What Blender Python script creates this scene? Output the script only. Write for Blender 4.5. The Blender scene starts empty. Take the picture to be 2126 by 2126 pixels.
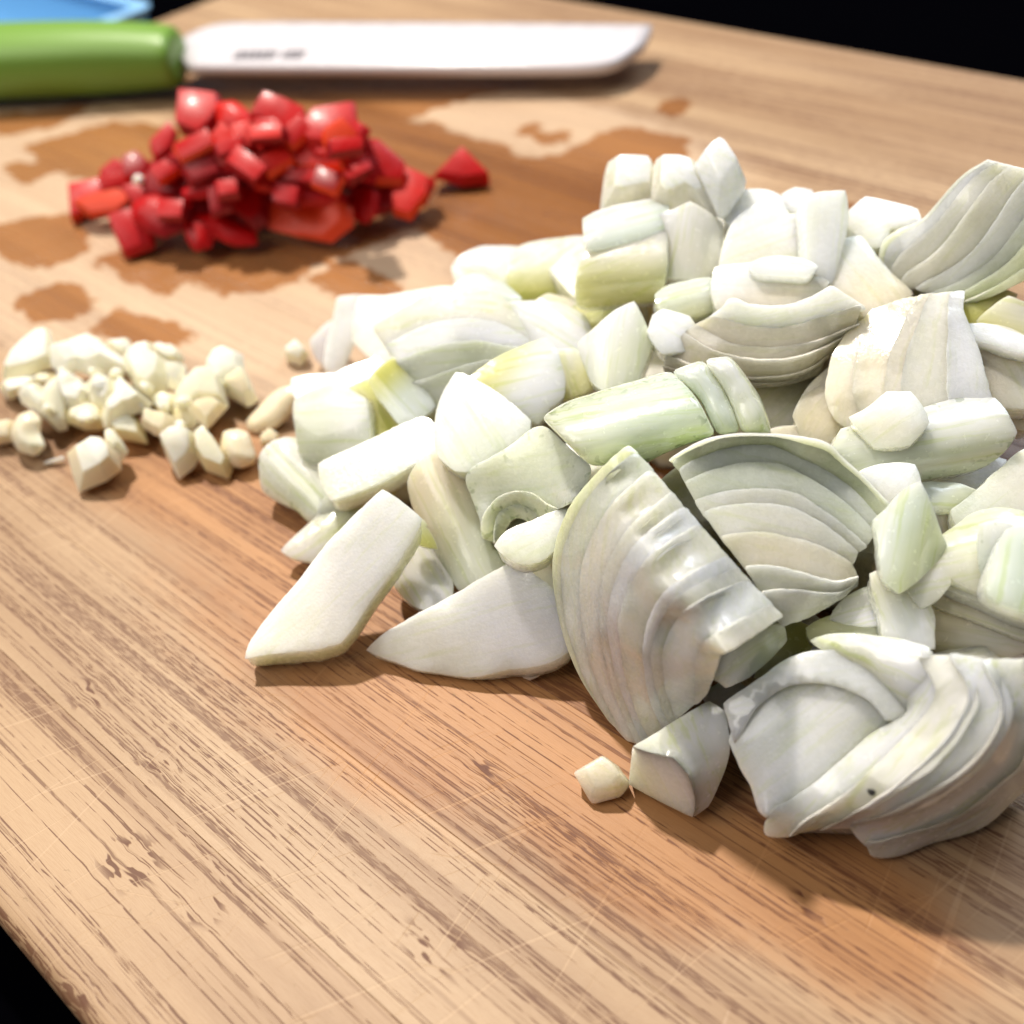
import bpy, bmesh, math, random
import numpy as np
from mathutils import Vector, Matrix
from mathutils.geometry import delaunay_2d_cdt

SC = bpy.context.scene
COL = SC.collection
rng = np.random.default_rng(11)
random.seed(11)
MM = 0.001
ZB = 18.0                      # board top above the counter, mm
HC = 109.0                     # camera above the board top, mm

# ------------------------------------------------------------------ camera
RCW = np.array([[0.7436, 0.3885, -0.5441], [0.6605, -0.5529, 0.5079], [-0.1035, -0.7371, -0.6678]])
FPX, CPX = 2280.0, 1063.0
cam_d = bpy.data.cameras.new('camera')
cam = bpy.data.objects.new('camera', cam_d)
COL.objects.link(cam)
m = Matrix([[RCW[i][0], -RCW[i][1], -RCW[i][2], 0] for i in range(3)] + [[0, 0, 0, 1]])
q = m.to_3x3().to_quaternion()
cam.rotation_mode = 'QUATERNION'
cam.rotation_quaternion = q
cam.location = (0, 0, (HC + ZB) * MM)
cam_d.sensor_width = 36
cam_d.lens = 36 * FPX / 2126
cam_d.clip_start = 0.005
cam_d.clip_end = 20
cam_d.dof.use_dof = True
cam_d.dof.focus_distance = 0.130
cam_d.dof.aperture_fstop = 17
SC.camera = cam

# ------------------------------------------------------------------ light
SC.view_settings.view_transform = 'Standard'
SC.view_settings.look = 'None'
SC.view_settings.exposure = -0.42
world = bpy.data.worlds.new('World')
SC.world = world
world.use_nodes = True
bg = world.node_tree.nodes['Background']
bg.inputs[0].default_value = (0.80, 0.88, 1.0, 1)
bg.inputs[1].default_value = 0.18

def area(name, loc, target, size, power, colr, sy=None):
    d = bpy.data.lights.new(name, 'AREA')
    d.energy = power
    d.color = colr
    d.size = size
    if sy:
        d.shape = 'RECTANGLE'
        d.size_y = sy
    o = bpy.data.objects.new(name, d)
    o.location = loc
    v = Vector(target) - Vector(loc)
    o.rotation_euler = v.to_track_quat('-Z', 'Y').to_euler()
    COL.objects.link(o)
    return o
TG = (-0.10, 0.09, 0.02)
area('lamp_light', (-0.60, 0.30, 1.02), TG, 0.06, 23.0, (1.0, 0.92, 0.82))
area('window_light', (-0.05, 1.20, 1.15), TG, 0.8, 13.5, (0.80, 0.90, 1.0), 0.6)
area('fill_light', (-0.55, -0.62, 1.05), TG, 0.9, 13.0, (1.0, 0.95, 0.88))  # added soft fill for the camera-facing sides, not a lamp of the room

# ------------------------------------------------------------------ frames and rays
FR = {'N': (0, 0, 1.0), 'V': (0, 0, 1.1004), 'R1': (0, 0, .5502), 'R2': (0, 640, .3209), 'R3': (500, 600, .3432),
      'R4': (1100, 300, .5311), 'R5': (900, 700, .4141), 'R6': (1400, 750, .3758), 'R7': (1100, 1200, .5311),
      'R8': (0, 1063, .5502), 'C4': (500, 100, .4141), 'C5': (0, 200, .3623), 'C3': (0, 0, .2588), 'C1': (1126, 0, .5176)}

def ray(F, x, y):
    x0, y0, s = FR[F]
    return RCW @ np.array([x0 + s * x - CPX, y0 + s * y - CPX, FPX])
CAM = np.array([0., 0., HC])

def at(F, x, y, h):
    d = ray(F, x, y)
    return CAM + d * ((h - HC) / d[2])

def on_plane(F, x, y, p0, n):
    d = ray(F, x, y)
    return CAM + d * (np.dot(p0 - CAM, n) / np.dot(d, n))
R_ = np.array([.7477, .6641, 0.])
C_ = np.array([.6641, -.7477, 0.])
U_ = np.array([0., 0., 1.])

def vec(n):
    v = n[0] * R_ + n[1] * C_ + n[2] * U_
    return v / np.linalg.norm(v)

# ------------------------------------------------------------------ naming
def tag(o, label=None, cat=None, group=None, kind=None):
    if label: o['label'] = label
    if cat: o['category'] = cat
    if group: o['group'] = group
    if kind: o['kind'] = kind
    return o

def empty(name, loc):
    o = bpy.data.objects.new(name, None)
    o.empty_display_size = 0.01
    o.location = loc
    COL.objects.link(o)
    return o

def link_mesh(name, me, parent=None):
    o = bpy.data.objects.new(name, me)
    COL.objects.link(o)
    if parent is not None:
        o.parent = parent
        o.location = -Vector(parent.location)
    return o

# ------------------------------------------------------------------ node helper
class NT:
    def __init__(self, name):
        self.mat = bpy.data.materials.new(name)
        self.mat.use_nodes = True
        self.t = self.mat.node_tree
        self.b = self.t.nodes['Principled BSDF']
    def n(self, typ, **kw):
        nd = self.t.nodes.new(typ)
        for k, v in kw.items(): setattr(nd, k, v)
        return nd
    def set(self, sock, v):
        if isinstance(v, bpy.types.NodeSocket): self.t.links.new(v, sock)
        elif v is not None:
            if isinstance(v, tuple) and len(v) == 3 and sock.type == 'RGBA': v = v + (1,)
            sock.default_value = v
    def math(self, op, a, b=None, c=None, clamp=False):
        nd = self.n('ShaderNodeMath', operation=op, use_clamp=clamp)
        self.set(nd.inputs[0], a)
        if b is not None: self.set(nd.inputs[1], b)
        if c is not None: self.set(nd.inputs[2], c)
        return nd.outputs[0]
    def attr(self, name):
        return self.n('ShaderNodeAttribute', attribute_name=name)
    def sep(self, v):
        nd = self.n('ShaderNodeSeparateXYZ'); self.set(nd.inputs[0], v); return nd.outputs
    def comb(self, x, y, z=0.0):
        nd = self.n('ShaderNodeCombineXYZ')
        for i, v in enumerate((x, y, z)): self.set(nd.inputs[i], v)
        return nd.outputs[0]
    def noise(self, v, scale, detail=2.0, rough=0.5, dist=0.0):
        nd = self.n('ShaderNodeTexNoise')
        self.set(nd.inputs['Vector'], v)
        nd.inputs['Scale'].default_value = scale
        nd.inputs['Detail'].default_value = detail
        nd.inputs['Roughness'].default_value = rough
        nd.inputs['Distortion'].default_value = dist
        return nd.outputs['Fac']
    def ramp(self, f, a, b, smooth=True):
        nd = self.n('ShaderNodeMapRange', interpolation_type='SMOOTHSTEP' if smooth else 'LINEAR')
        self.set(nd.inputs[0], f); nd.inputs[1].default_value = a; nd.inputs[2].default_value = b
        return nd.outputs[0]
    def mix(self, f, a, b, mode='MIX'):
        nd = self.n('ShaderNodeMix', data_type='RGBA', blend_type=mode)
        self.set(nd.inputs[0], f); self.set(nd.inputs[6], a); self.set(nd.inputs[7], b)
        return nd.outputs[2]
    def bump(self, h, strength, dist, normal=None):
        nd = self.n('ShaderNodeBump')
        nd.inputs['Strength'].default_value = strength
        nd.inputs['Distance'].default_value = dist
        self.set(nd.inputs['Height'], h)
        if normal is not None: self.set(nd.inputs['Normal'], normal)
        return nd.outputs[0]
    def p(self, **kw):
        for k, v in kw.items(): self.set(self.b.inputs[k.replace('_', ' ')], v)
        return self.mat

# ------------------------------------------------------------------ materials
def flesh(name, sss, radius, rough, cut, coat, veins, grain_d, spec=0.5, drift=0.0):
    """flesh of a vegetable: pigment from the 'tint' attribute, grain from 'loc' (mm on the piece)"""
    t = NT(name)
    tint = t.attr('tint').outputs['Color']
    loc = t.attr('loc').outputs['Vector']
    x, y, z = t.sep(loc)
    vein = t.noise(t.comb(t.math('MULTIPLY', x, 0.05), t.math('MULTIPLY', y, 1.1), z), 1.0, 3.0, 0.6)
    vl = t.ramp(vein, 0.52, 0.66)
    col = t.mix(t.math('MULTIPLY', vl, veins), tint, (0.80, 0.86, 0.55), 'MULTIPLY')
    blot = t.noise(t.comb(t.math('MULTIPLY', x, 0.07), t.math('MULTIPLY', y, 0.17), z), 1.0, 3.0, 0.6)
    col = t.mix(t.math('MULTIPLY', t.ramp(blot, 0.42, 0.62), drift), col, (0.74, 0.785, 0.68), 'MULTIPLY')
    blot2 = t.noise(t.comb(y, x, z), 0.10, 2.0, 0.5)
    col = t.mix(t.math('MULTIPLY', t.ramp(blot2, 0.45, 0.7), drift * 0.6), col, (0.92, 0.84, 0.72), 'MULTIPLY')
    fine = t.noise(t.comb(t.math('MULTIPLY', x, 0.10), t.math('MULTIPLY', y, 2.6), z), 1.0, 2.0, 0.6)
    col = t.mix(t.math('MULTIPLY', t.ramp(fine, 0.45, 0.7), drift * 0.55), col, (0.84, 0.86, 0.70), 'MULTIPLY')
    rim = t.attr('rim').outputs['Fac']
    col = t.mix(t.math('MULTIPLY', rim, drift * 0.9), col, (0.82, 0.86, 0.60), 'MULTIPLY')
    tick = t.attr('tick').outputs['Fac']
    tk = t.noise(t.comb(t.math('MULTIPLY', x, 0.9), t.math('MULTIPLY', y, 0.9), z), 1.0, 1.0)
    tkm = t.math('MULTIPLY', tick, t.ramp(tk, 0.60, 0.68))
    col = t.mix(t.math('MULTIPLY', tkm, 0.55), col, (0.12, 0.17, 0.06))
    g1 = t.noise(loc, 2.6, 2.0, 0.6)
    g2 = t.noise(loc, 0.5, 2.0, 0.5)
    h = t.math('ADD', t.math('MULTIPLY', g1, grain_d), t.math('MULTIPLY', g2, 0.25))
    h = t.math('ADD', h, t.math('MULTIPLY', vein, 0.15 if not cut else 0.05))
    nm = t.bump(h, 0.28 if cut else 0.2, 0.00022)
    rg = t.ramp(t.noise(loc, 1.1, 2.0), 0.3, 0.75, False)
    rgh = t.math('ADD', t.math('MULTIPLY', rg, 0.22), rough - 0.1)
    t.p(Base_Color=col, Roughness=rgh, Normal=nm, Subsurface_Weight=sss, Subsurface_Scale=0.0013)
    t.b.inputs['Transmission Weight'].default_value = 0.10 if (drift and not cut) else 0.0
    t.b.inputs['Subsurface Radius'].default_value = radius
    t.b.inputs['Specular IOR Level'].default_value = spec
    t.b.inputs['Coat Weight'].default_value = coat
    t.b.inputs['Coat Roughness'].default_value = 0.12
    return t.mat
M = {}
M['onion_cut'] = flesh('onion_cut', 0.9, (6.0, 5.7, 4.6), 0.26, True, 0.65, 0.30, 0.9, drift=0.30)
M['onion_skin'] = flesh('onion_skin', 0.9, (6.0, 5.8, 4.6), 0.20, False, 0.7, 0.65, 0.15, drift=0.36)
M['pepper_skin'] = flesh('pepper_skin', 0.12, (2.0, 0.4, 0.2), 0.40, False, 0.05, 0.0, 0.1, spec=0.28)
M['pepper_cut'] = flesh('pepper_cut', 0.25, (2.5, 0.5, 0.2), 0.45, True, 0.05, 0.0, 0.7, spec=0.28)
M['garlic'] = flesh('garlic_flesh', 0.5, (2.2, 1.9, 1.2), 0.38, True, 0.2, 0.15, 0.4)

def plain(name, col, rough, spec=0.5, coat=0.0, nscale=None, namt=0.0, bump=0.0):
    t = NT(name)
    if nscale:
        tc = t.n('ShaderNodeTexCoord')
        nz = t.noise(tc.outputs['Object'], nscale, 3.0)
        c = t.mix(t.math('MULTIPLY', nz, namt), col, tuple(v * 0.5 for v in col))
        t.p(Base_Color=c)
        if bump: t.p(Normal=t.bump(nz, bump, 0.0004))
    else: t.p(Base_Color=col)
    t.p(Roughness=rough, Coat_Weight=coat)
    t.b.inputs['Specular IOR Level'].default_value = spec
    return t.mat
M['ceramic'] = plain('white_ceramic', (0.66, 0.62, 0.645), 0.25, 0.5, 0.0, 60, 0.08)
M['handle'] = plain('green_plastic', (0.16, 0.31, 0.035), 0.42, 0.5, 0.0, 900, 0.12, 0.15)
M['marking'] = plain('grey_print', (0.10, 0.09, 0.10), 0.5)
M['counter'] = plain('dark_counter', (0.0008, 0.0008, 0.0014), 0.7, 0.0, 0.0, 300, 0.5)
M['bowl'] = plain('blue_glaze', (0.11, 0.33, 0.66), 0.3, 0.5, 0.3, 30, 0.1)
M['bowl_rim'] = plain('pale_blue_glaze', (0.25, 0.50, 0.80), 0.3)
M['speck'] = plain('black_speck', (0.01, 0.008, 0.006), 0.6)

def board_material():
    t = NT('bamboo')
    tc = t.n('ShaderNodeTexCoord')
    x0, y0, z0 = t.sep(t.attr('loc').outputs['Vector'])
    sid = t.attr('sid').outputs['Fac']
    node = t.attr('node').outputs['Fac']
    wet = t.attr('wet').outputs['Fac']
    moist = t.attr('moist').outputs['Fac']
    # grain wanders a little, and kinks at the nodes of the cane
    wv = t.noise(t.comb(t.math('MULTIPLY', x0, 0.012), t.math('MULTIPLY', y0, 0.05), sid), 1.0, 2.0)
    sw = t.noise(t.comb(t.math('MULTIPLY', x0, 0.22), t.math('MULTIPLY', y0, 0.30), sid), 1.0, 2.0)
    y = t.math('ADD', y0, t.math('MULTIPLY', t.math('SUBTRACT', wv, 0.5), 1.3))
    y = t.math('ADD', y, t.math('MULTIPLY', t.math('MULTIPLY', t.math('SUBTRACT', sw, 0.5), node), 1.8))
    ys = t.math('ADD', y, t.math('MULTIPLY', sid, 37.7))
    f0 = t.noise(t.comb(t.math('MULTIPLY', x0, 0.007), t.math('MULTIPLY', ys, 0.75), sid), 1.0, 2.0, 0.6)
    f1 = t.noise(t.comb(t.math('MULTIPLY', x0, 0.006), t.math('MULTIPLY', ys, 1.75), sid), 1.0, 2.0, 0.5)
    f2 = t.noise(t.comb(t.math('MULTIPLY', x0, 0.016), t.math('MULTIPLY', ys, 3.4), sid), 1.0, 1.0, 0.5)
    dash = t.noise(t.comb(t.math('MULTIPLY', x0, 0.5), t.math('MULTIPLY', ys, 5.0), sid), 1.0, 0.0)
    band = t.noise(t.comb(t.math('MULTIPLY', x0, 0.012), t.math('MULTIPLY', ys, 0.16), sid), 1.0, 2.0)
    dens = t.math('MULTIPLY', t.math('SUBTRACT', band, 0.5), 0.36)
    l0 = t.ramp(t.math('ADD', f0, dens), 0.56, 0.68)
    l1 = t.ramp(t.math('ADD', f1, dens), 0.572, 0.632)
    l2 = t.ramp(t.math('ADD', f2, dens), 0.572, 0.632)
    brk = t.ramp(dash, 0.42, 0.52)
    l2 = t.math('MULTIPLY', l2, t.math('ADD', t.math('MULTIPLY', brk, 0.85), 0.15))
    l1 = t.math('MULTIPLY', l1, t.math('ADD', t.math('MULTIPLY', brk, 0.45), 0.55))
    lines = t.math('MAXIMUM', t.math('MULTIPLY', l1, 0.75), t.math('MULTIPLY', l2, 0.9))
    lines = t.math('MAXIMUM', lines, t.math('MULTIPLY', l0, 0.33))
    # the small dark flecks of a node
    nd = t.noise(t.comb(t.math('MULTIPLY', x0, 0.30), t.math('MULTIPLY', y, 1.3), sid), 1.0, 1.0)
    ndl = t.math('MULTIPLY', t.ramp(nd, 0.56, 0.62), t.ramp(node, 0.25, 0.7))
    lines = t.math('MAXIMUM', lines, ndl)
    tone = t.noise(t.comb(t.math('MULTIPLY', x0, 0.008), t.math('MULTIPLY', ys, 0.10), sid), 1.0, 3.0)
    dry = t.mix(t.ramp(tone, 0.3, 0.7), (0.335, 0.205, 0.108), (0.495, 0.335, 0.195))
    sidc = t.n('ShaderNodeTexWhiteNoise', noise_dimensions='1D'); t.set(sidc.inputs['W'], sid)
    dry = t.mix(t.math('MULTIPLY', sidc.outputs['Value'], 0.30), dry, (0.80, 0.66, 0.52), 'MULTIPLY')
    grn = t.noise(t.comb(t.math('MULTIPLY', x0, 0.5), t.math('MULTIPLY', ys, 9.0), sid), 1.0, 2.0)
    dry = t.mix(t.math('MULTIPLY', t.ramp(grn, 0.4, 0.7), 0.16), dry, (0.62, 0.46, 0.34), 'MULTIPLY')
    wood = t.mix(t.math('MULTIPLY', lines, 0.92), dry, (0.11, 0.034, 0.012))
    # knife scratches
    sc = None
    for ang, th, sd in ((62, 0.745, 3.1), (100, 0.76, 8.7), (28, 0.785, 5.2), (78, 0.76, 15.0)):
        ca, sa = math.cos(math.radians(ang)), math.sin(math.radians(ang))
        u = t.math('ADD', t.math('MULTIPLY', x0, ca), t.math('MULTIPLY', y0, sa))
        v = t.math('SUBTRACT', t.math('MULTIPLY', y0, ca), t.math('MULTIPLY', x0, sa))
        s = t.ramp(t.noise(t.comb(t.math('MULTIPLY', u, 0.04), t.math('MULTIPLY', v, 1.7), sd), 1.0, 0.0), th, th + 0.03)
        sc = s if sc is None else t.math('MAXIMUM', sc, s)
    scm = t.math('MULTIPLY', sc, t.ramp(t.noise(t.comb(x0, y0, 2.2), 0.022, 2.0), 0.38, 0.6))
    wood = t.mix(t.math('MULTIPLY', scm, 0.22), wood, (0.66, 0.46, 0.29))
    # moisture: soaked stains with crisp outlines and a broad golden damp zone
    wn = t.noise(t.comb(t.math('MULTIPLY', x0, 0.16), t.math('MULTIPLY', y0, 0.30), 1.0), 1.0, 4.0, 0.62)
    wm = t.ramp(t.math('ADD', wet, t.math('MULTIPLY', t.math('SUBTRACT', wn, 0.5), 0.95)), 0.42, 0.58)
    mm_ = t.ramp(t.math('ADD', moist, t.math('MULTIPLY', t.math('SUBTRACT', wn, 0.5), 0.5)), 0.15, 0.85)
    dr_ = t.ramp(t.math('ADD', t.math('MULTIPLY', moist, -1.0), t.math('MULTIPLY', t.math('SUBTRACT', wn, 0.5), 0.6)), 0.15, 0.7)
    wood = t.mix(t.math('MULTIPLY', dr_, 0.45), wood, (0.66, 0.48, 0.33))
    wood = t.mix(t.math('MULTIPLY', mm_, 0.85), wood, (0.95, 0.66, 0.38), 'MULTIPLY')
    wood = t.mix(t.math('MULTIPLY', wm, 0.92), wood, (0.62, 0.36, 0.155), 'MULTIPLY')
    sp = t.noise(t.comb(x0, y0, 4.0), 0.9, 2.0)
    spm = t.math('MULTIPLY', t.ramp(sp, 0.70, 0.76), t.ramp(t.noise(t.comb(x0, y0, 9.0), 0.03, 2.0), 0.5, 0.65))
    wood = t.mix(t.math('MULTIPLY', spm, 0.4), wood, (0.22, 0.13, 0.05))
    rg = t.math('SUBTRACT', t.math('ADD', 0.50, t.math('MULTIPLY', lines, 0.1)), t.math('MULTIPLY', wm, 0.24))
    hgt = t.math('SUBTRACT', t.math('MULTIPLY', grn, 0.3), t.math('ADD', t.math('MULTIPLY', lines, 0.6), t.math('MULTIPLY', scm, 0.8)))
    t.p(Base_Color=wood, Roughness=rg, Normal=t.bump(hgt, 0.25, 0.0003))
    t.b.inputs['Specular IOR Level'].default_value = 0.45
    return t.mat
M['bamboo'] = board_material()

# ------------------------------------------------------------------ counter and board
def box_bm(bm, x0, x1, y0, y1, z0, z1):
    vs = [bm.verts.new((x, y, z)) for x in (x0, x1) for y in (y0, y1) for z in (z0, z1)]
    for f in ((0, 1, 3, 2), (4, 6, 7, 5), (0, 4, 5, 1), (2, 3, 7, 6), (0, 2, 6, 4), (1, 5, 7, 3)):
        bm.faces.new([vs[i] for i in f])

bm = bmesh.new()
box_bm(bm, -1.6, 0.9, -0.7, 1.7, -0.03, 0.0)
me = bpy.data.meshes.new('counter'); bm.to_mesh(me); bm.free()
me.materials.append(M['counter'])
tag(link_mesh('counter', me), kind='structure')

def poly_sd(P, poly):
    """signed distance (mm, + inside) of points P to a polygon"""
    poly = np.array(poly); n = len(poly)
    d2 = np.full(len(P), 1e9); ins = np.zeros(len(P), bool)
    for i in range(n):
        a, b = poly[i], poly[(i + 1) % n]
        ab = b - a
        t_ = np.clip(((P - a) @ ab) / max(ab @ ab, 1e-9), 0, 1)
        d2 = np.minimum(d2, ((P - a - t_[:, None] * ab) ** 2).sum(1))
        c = (a[1] > P[:, 1]) != (b[1] > P[:, 1])
        with np.errstate(divide='ignore', invalid='ignore'):
            xi = a[0] + (P[:, 1] - a[1]) / (b[1] - a[1]) * ab[0]
        ins ^= c & (P[:, 0] < xi)
    d = np.sqrt(d2)
    return np.where(ins, d, -d)

WET = [('C5', [(160, 290), (240, 260), (340, 245), (490, 200), (640, 155), (880, 180), (1070, 190), (1000, 420), (600, 480), (430, 440), (300, 370)]),
       ('N', [(380, 165), (500, 180), (678, 183), (873, 172), (1100, 178), (989, 195), (893, 224), (815, 259), (897, 257), (931, 278), (1051, 307), (1051, 338),
              (1121, 332), (1171, 324), (1245, 282), (1300, 268), (1420, 292), (1400, 335), (1300, 350), (1235, 480), (1100, 512), (960, 525), (900, 480), (865, 455), (770, 505),
              (640, 550), (594, 588), (518, 602), (471, 606), (400, 575), (341, 604), (254, 565), (217, 540), (290, 500), (250, 470), (380, 270)]),
       ('C5', [(0, 750), (200, 700), (410, 690), (440, 740), (500, 860), (480, 885), (300, 965), (100, 940), (0, 870)]),
       ('C5', [(150, 1150), (370, 1085), (510, 1190), (420, 1255), (220, 1285), (150, 1210)]),
       ('C5', [(560, 1340), (680, 1235), (860, 1290), (1050, 1360), (1040, 1410), (720, 1395)]),
       ('C5', [(60, 400), (280, 375), (320, 420), (140, 495)]),
       ('C5', [(0, 110), (320, 90), (420, 40), (520, 40), (300, 170), (0, 215)]),
       ('C4', [(380, 1150), (540, 1080), (770, 1200), (760, 1235), (560, 1255), (460, 1205)]),
       ('N', [(1385, 208), (1412, 208), (1420, 222), (1408, 238), (1388, 236), (1380, 222)]),
       ('C4', [(1410, 400), (1470, 385), (1480, 410), (1430, 430)]),
       ('C4', [(1480, 430), (1600, 430), (1600, 465), (1500, 470)]),
       ('C4', [(1000, 860), (1150, 830), (1200, 960), (1050, 1010)]),
       ('N', [(1240, 470), (1700, 420), (2000, 480), (2000, 900), (1500, 1100), (1100, 700)]),
       ('N', [(1720, 1000), (2000, 950), (2126, 900), (2126, 1100), (1700, 1300)])]
WETW = [(np.array([at(F, *p, 0)[:2] for p in pl])) for F, pl in WET]
MOI = [(at('N', 930, 1230, 0)[:2], (45, 26)), (at('N', 800, 1500, 0)[:2], (16, 9)), (at('N', 1300, 1720, 0)[:2], (16, 9)), (at('N', 430, 960, 0)[:2], (34, 14)),
       (at('N', 1700, 1850, 0)[:2], (14, 8))]

DRY = [(at('N', 480, 640, 0)[:2], (62, 17)), (at('N', 200, 620, 0)[:2], (60, 20)), (at('N', 120, 330, 0)[:2], (55, 22)), (at('N', 1100, 250, 0)[:2], (55, 14)), (at('N', 760, 520, 0)[:2], (26, 12))]

def board():
    root = empty('cutting_board', (-0.13, 0.13, 0.0))
    tag(root, 'pale bamboo cutting board with wet brown stains, under all the chopped vegetables', 'cutting board')
    X0, X1 = -345.0, 80.0
    edges = [-1.0]
    wds = [21, 18.5, 22, 19, 20.5, 17.5, 22.5, 19.5, 20, 21, 18, 22, 20]
    for w_ in wds: edges.append(edges[-1] + w_)
    edges[-1] = 266.6
    nodes_w = [(at('N', 910, 1965, 0), 5.5), (at('N', 270, 1790, 0), 6.0), (at('N', 420, 1880, 0), 4.0), (at('N', 185, 1440, 0), 5.0), (at('N', 330, 1580, 0), 5.0),
               (at('N', 1690, 1880, 0), 3.5), (at('N', 1000, 1600, 0), 3.0), (at('N', 150, 2060, 0), 4.0)]
    for k in range(len(edges) - 1):
        ya, yb = edges[k] + 0.012, edges[k + 1] - 0.012
        first, last = k == 0, k == len(edges) - 2
        # cross-section: (y, z) from one underside to the other over the top
        sec = [(ya, -18.0)]
        if first: sec += [(ya, -4.0)] + [(ya + 2.2 * (1 - math.cos(a)), -2.2 + 2.2 * math.sin(a)) for a in np.linspace(0, math.pi / 2, 6)]
        else: sec += [(ya, -0.05), (ya + 0.05, 0.0)]
        yl = sec[-1][0]
        yr = yb - (3.5 if last else 0.05)
        nn = max(3, int((yr - yl) / 2.0))
        sec += [(yl + (yr - yl) * i / nn, 0.0) for i in range(1, nn)]
        if last: sec += [(yb - 3.5 * (1 - math.cos(a)), -3.5 + 3.5 * math.sin(a)) for a in np.linspace(math.pi / 2, 0, 6)] + [(yb, -4.0)]
        else: sec += [(yr, 0.0), (yb, -0.05)]
        sec += [(yb, -18.0)]
        xs = [X0, X0 + .25, X0 + 0.9, X0 + 1.9, X0 + 3.0] + list(np.arange(X0 + 5, X1 - 3, 2.2)) + [X1 - 3.0, X1 - 1.0, X1]
        def drop(x):
            e = min(x - X0, X1 - x)
            return 0.0 if e >= 3 else 3.0 - math.sqrt(max(0.0, 9 - (3 - e) ** 2))
        vs, fs = [], []
        ns = len(sec)
        for x in xs:
            dz = drop(x)
            for (yy, zz) in sec: vs.append((x, yy, zz - (dz if zz > -10 else 0)))
        for i in range(len(xs) - 1):
            for j in range(ns):
                a, b = i * ns + j, i * ns + (j + 1) % ns
                fs.append((a, b, b + ns, a + ns))
        fs.append(tuple(range(ns - 1, -1, -1)))
        fs.append(tuple((len(xs) - 1) * ns + j for j in range(ns)))
        me = bpy.data.meshes.new('board_strip')
        V = np.array(vs)
        me.from_pydata([(v[0] * MM, v[1] * MM, (v[2] + ZB) * MM) for v in vs], [], fs)
        P = V[:, :2]
        wet = np.zeros(len(V))
        for pl in WETW: wet = np.maximum(wet, np.clip(0.5 + (poly_sd(P, pl) + 1.6) / 9.0, 0, 1))
        mo = np.zeros(len(V))
        for c, (ra, rb) in MOI:
            d = np.sqrt((((P[:, 0] - c[0]) / ra) ** 2 + ((P[:, 1] - c[1]) / rb) ** 2))
            mo = np.maximum(mo, np.clip(1.6 - d, 0, 1))
        for c, (ra, rb) in DRY:
            d = np.sqrt((((P[:, 0] - c[0]) / ra) ** 2 + ((P[:, 1] - c[1]) / rb) ** 2))
            mo = mo - np.clip(1.5 - d, 0, 1)
        nd = np.zeros(len(V))
        for c, r in nodes_w:
            d2 = ((P[:, 0] - c[0]) / r) ** 2 + ((P[:, 1] - c[1]) / (r * 0.7)) ** 2
            nd = np.maximum(nd, np.exp(-d2 * 1.4))
        for nm, dat in (('wet', wet), ('moist', mo), ('node', nd), ('sid', np.full(len(V), k * 1.37 + 0.5))):
            a = me.attributes.new(nm, 'FLOAT', 'POINT'); a.data.foreach_set('value', dat.astype(np.float32))
        a = me.attributes.new('loc', 'FLOAT_VECTOR', 'POINT'); a.data.foreach_set('vector', V.astype(np.float32).ravel())
        me.materials.append(M['bamboo'])
        me.polygons.foreach_set('use_smooth', [True] * len(me.polygons))
        me.update()
        bmx = bmesh.new(); bmx.from_mesh(me); bmesh.ops.recalc_face_normals(bmx, faces=bmx.faces); bmx.to_mesh(me); bmx.free()
        me.set_sharp_from_angle(angle=math.radians(25))
        link_mesh('board_strip', me, root)
board()

# ------------------------------------------------------------------ solids cut from an outline
TINT = {'w': (0.83, 0.835, 0.79), 'W': (0.87, 0.875, 0.87), 'g': (0.74, 0.79, 0.50), 'p': (0.745, 0.775, 0.635), 'y': (0.74, 0.71, 0.36), 'Y': (0.60, 0.58, 0.17),
        'c': (0.80, 0.70, 0.55), 'd': (0.80, 0.69, 0.51), 'l': (0.86, 0.83, 0.88), 'a': (0.74, 0.82, 0.73), 'e': (0.79, 0.76, 0.66),  # the creams mix pigment with painted warm bounce light
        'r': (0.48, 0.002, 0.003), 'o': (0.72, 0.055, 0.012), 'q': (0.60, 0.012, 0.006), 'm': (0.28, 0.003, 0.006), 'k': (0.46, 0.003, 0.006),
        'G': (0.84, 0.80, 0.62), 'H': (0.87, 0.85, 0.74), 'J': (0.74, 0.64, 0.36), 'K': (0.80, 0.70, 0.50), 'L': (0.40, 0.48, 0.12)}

CORN = []
def smooth_loop(P, res, corner=33.0):
    CORN.clear()
    n = len(P); out = []
    P = np.array(P, float)
    sharp = []
    for i in range(n):
        a, b = P[i] - P[i - 1], P[(i + 1) % n] - P[i]
        c = np.dot(a, b) / (np.linalg.norm(a) * np.linalg.norm(b) + 1e-9)
        sharp.append(math.degrees(math.acos(max(-1, min(1, c)))) > corner)
    for i in range(n):
        p0, p1, p2, p3 = P[i - 1], P[i], P[(i + 1) % n], P[(i + 2) % n]
        L = np.linalg.norm(p2 - p1)
        def tang(s, a, b, c):
            if s: return None
            u = (b - a) / (np.linalg.norm(b - a) + 1e-9) + (c - b) / (np.linalg.norm(c - b) + 1e-9)
            return u / (np.linalg.norm(u) + 1e-9) * L
        m1 = tang(sharp[i], p0, p1, p2); m2 = tang(sharp[(i + 1) % n], p1, p2, p3)
        if m1 is None: m1 = p2 - p1
        if m2 is None: m2 = p2 - p1
        k = max(1, int(round(L / res)))
        CORN.append((len(out), sharp[i]))
        for j in range(k):
            t = j / k
            out.append((2 * t**3 - 3 * t**2 + 1) * p1 + (t**3 - 2 * t**2 + t) * m1 + (-2 * t**3 + 3 * t**2) * p2 + (t**3 - t**2) * m2)
    return np.array(out)

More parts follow.
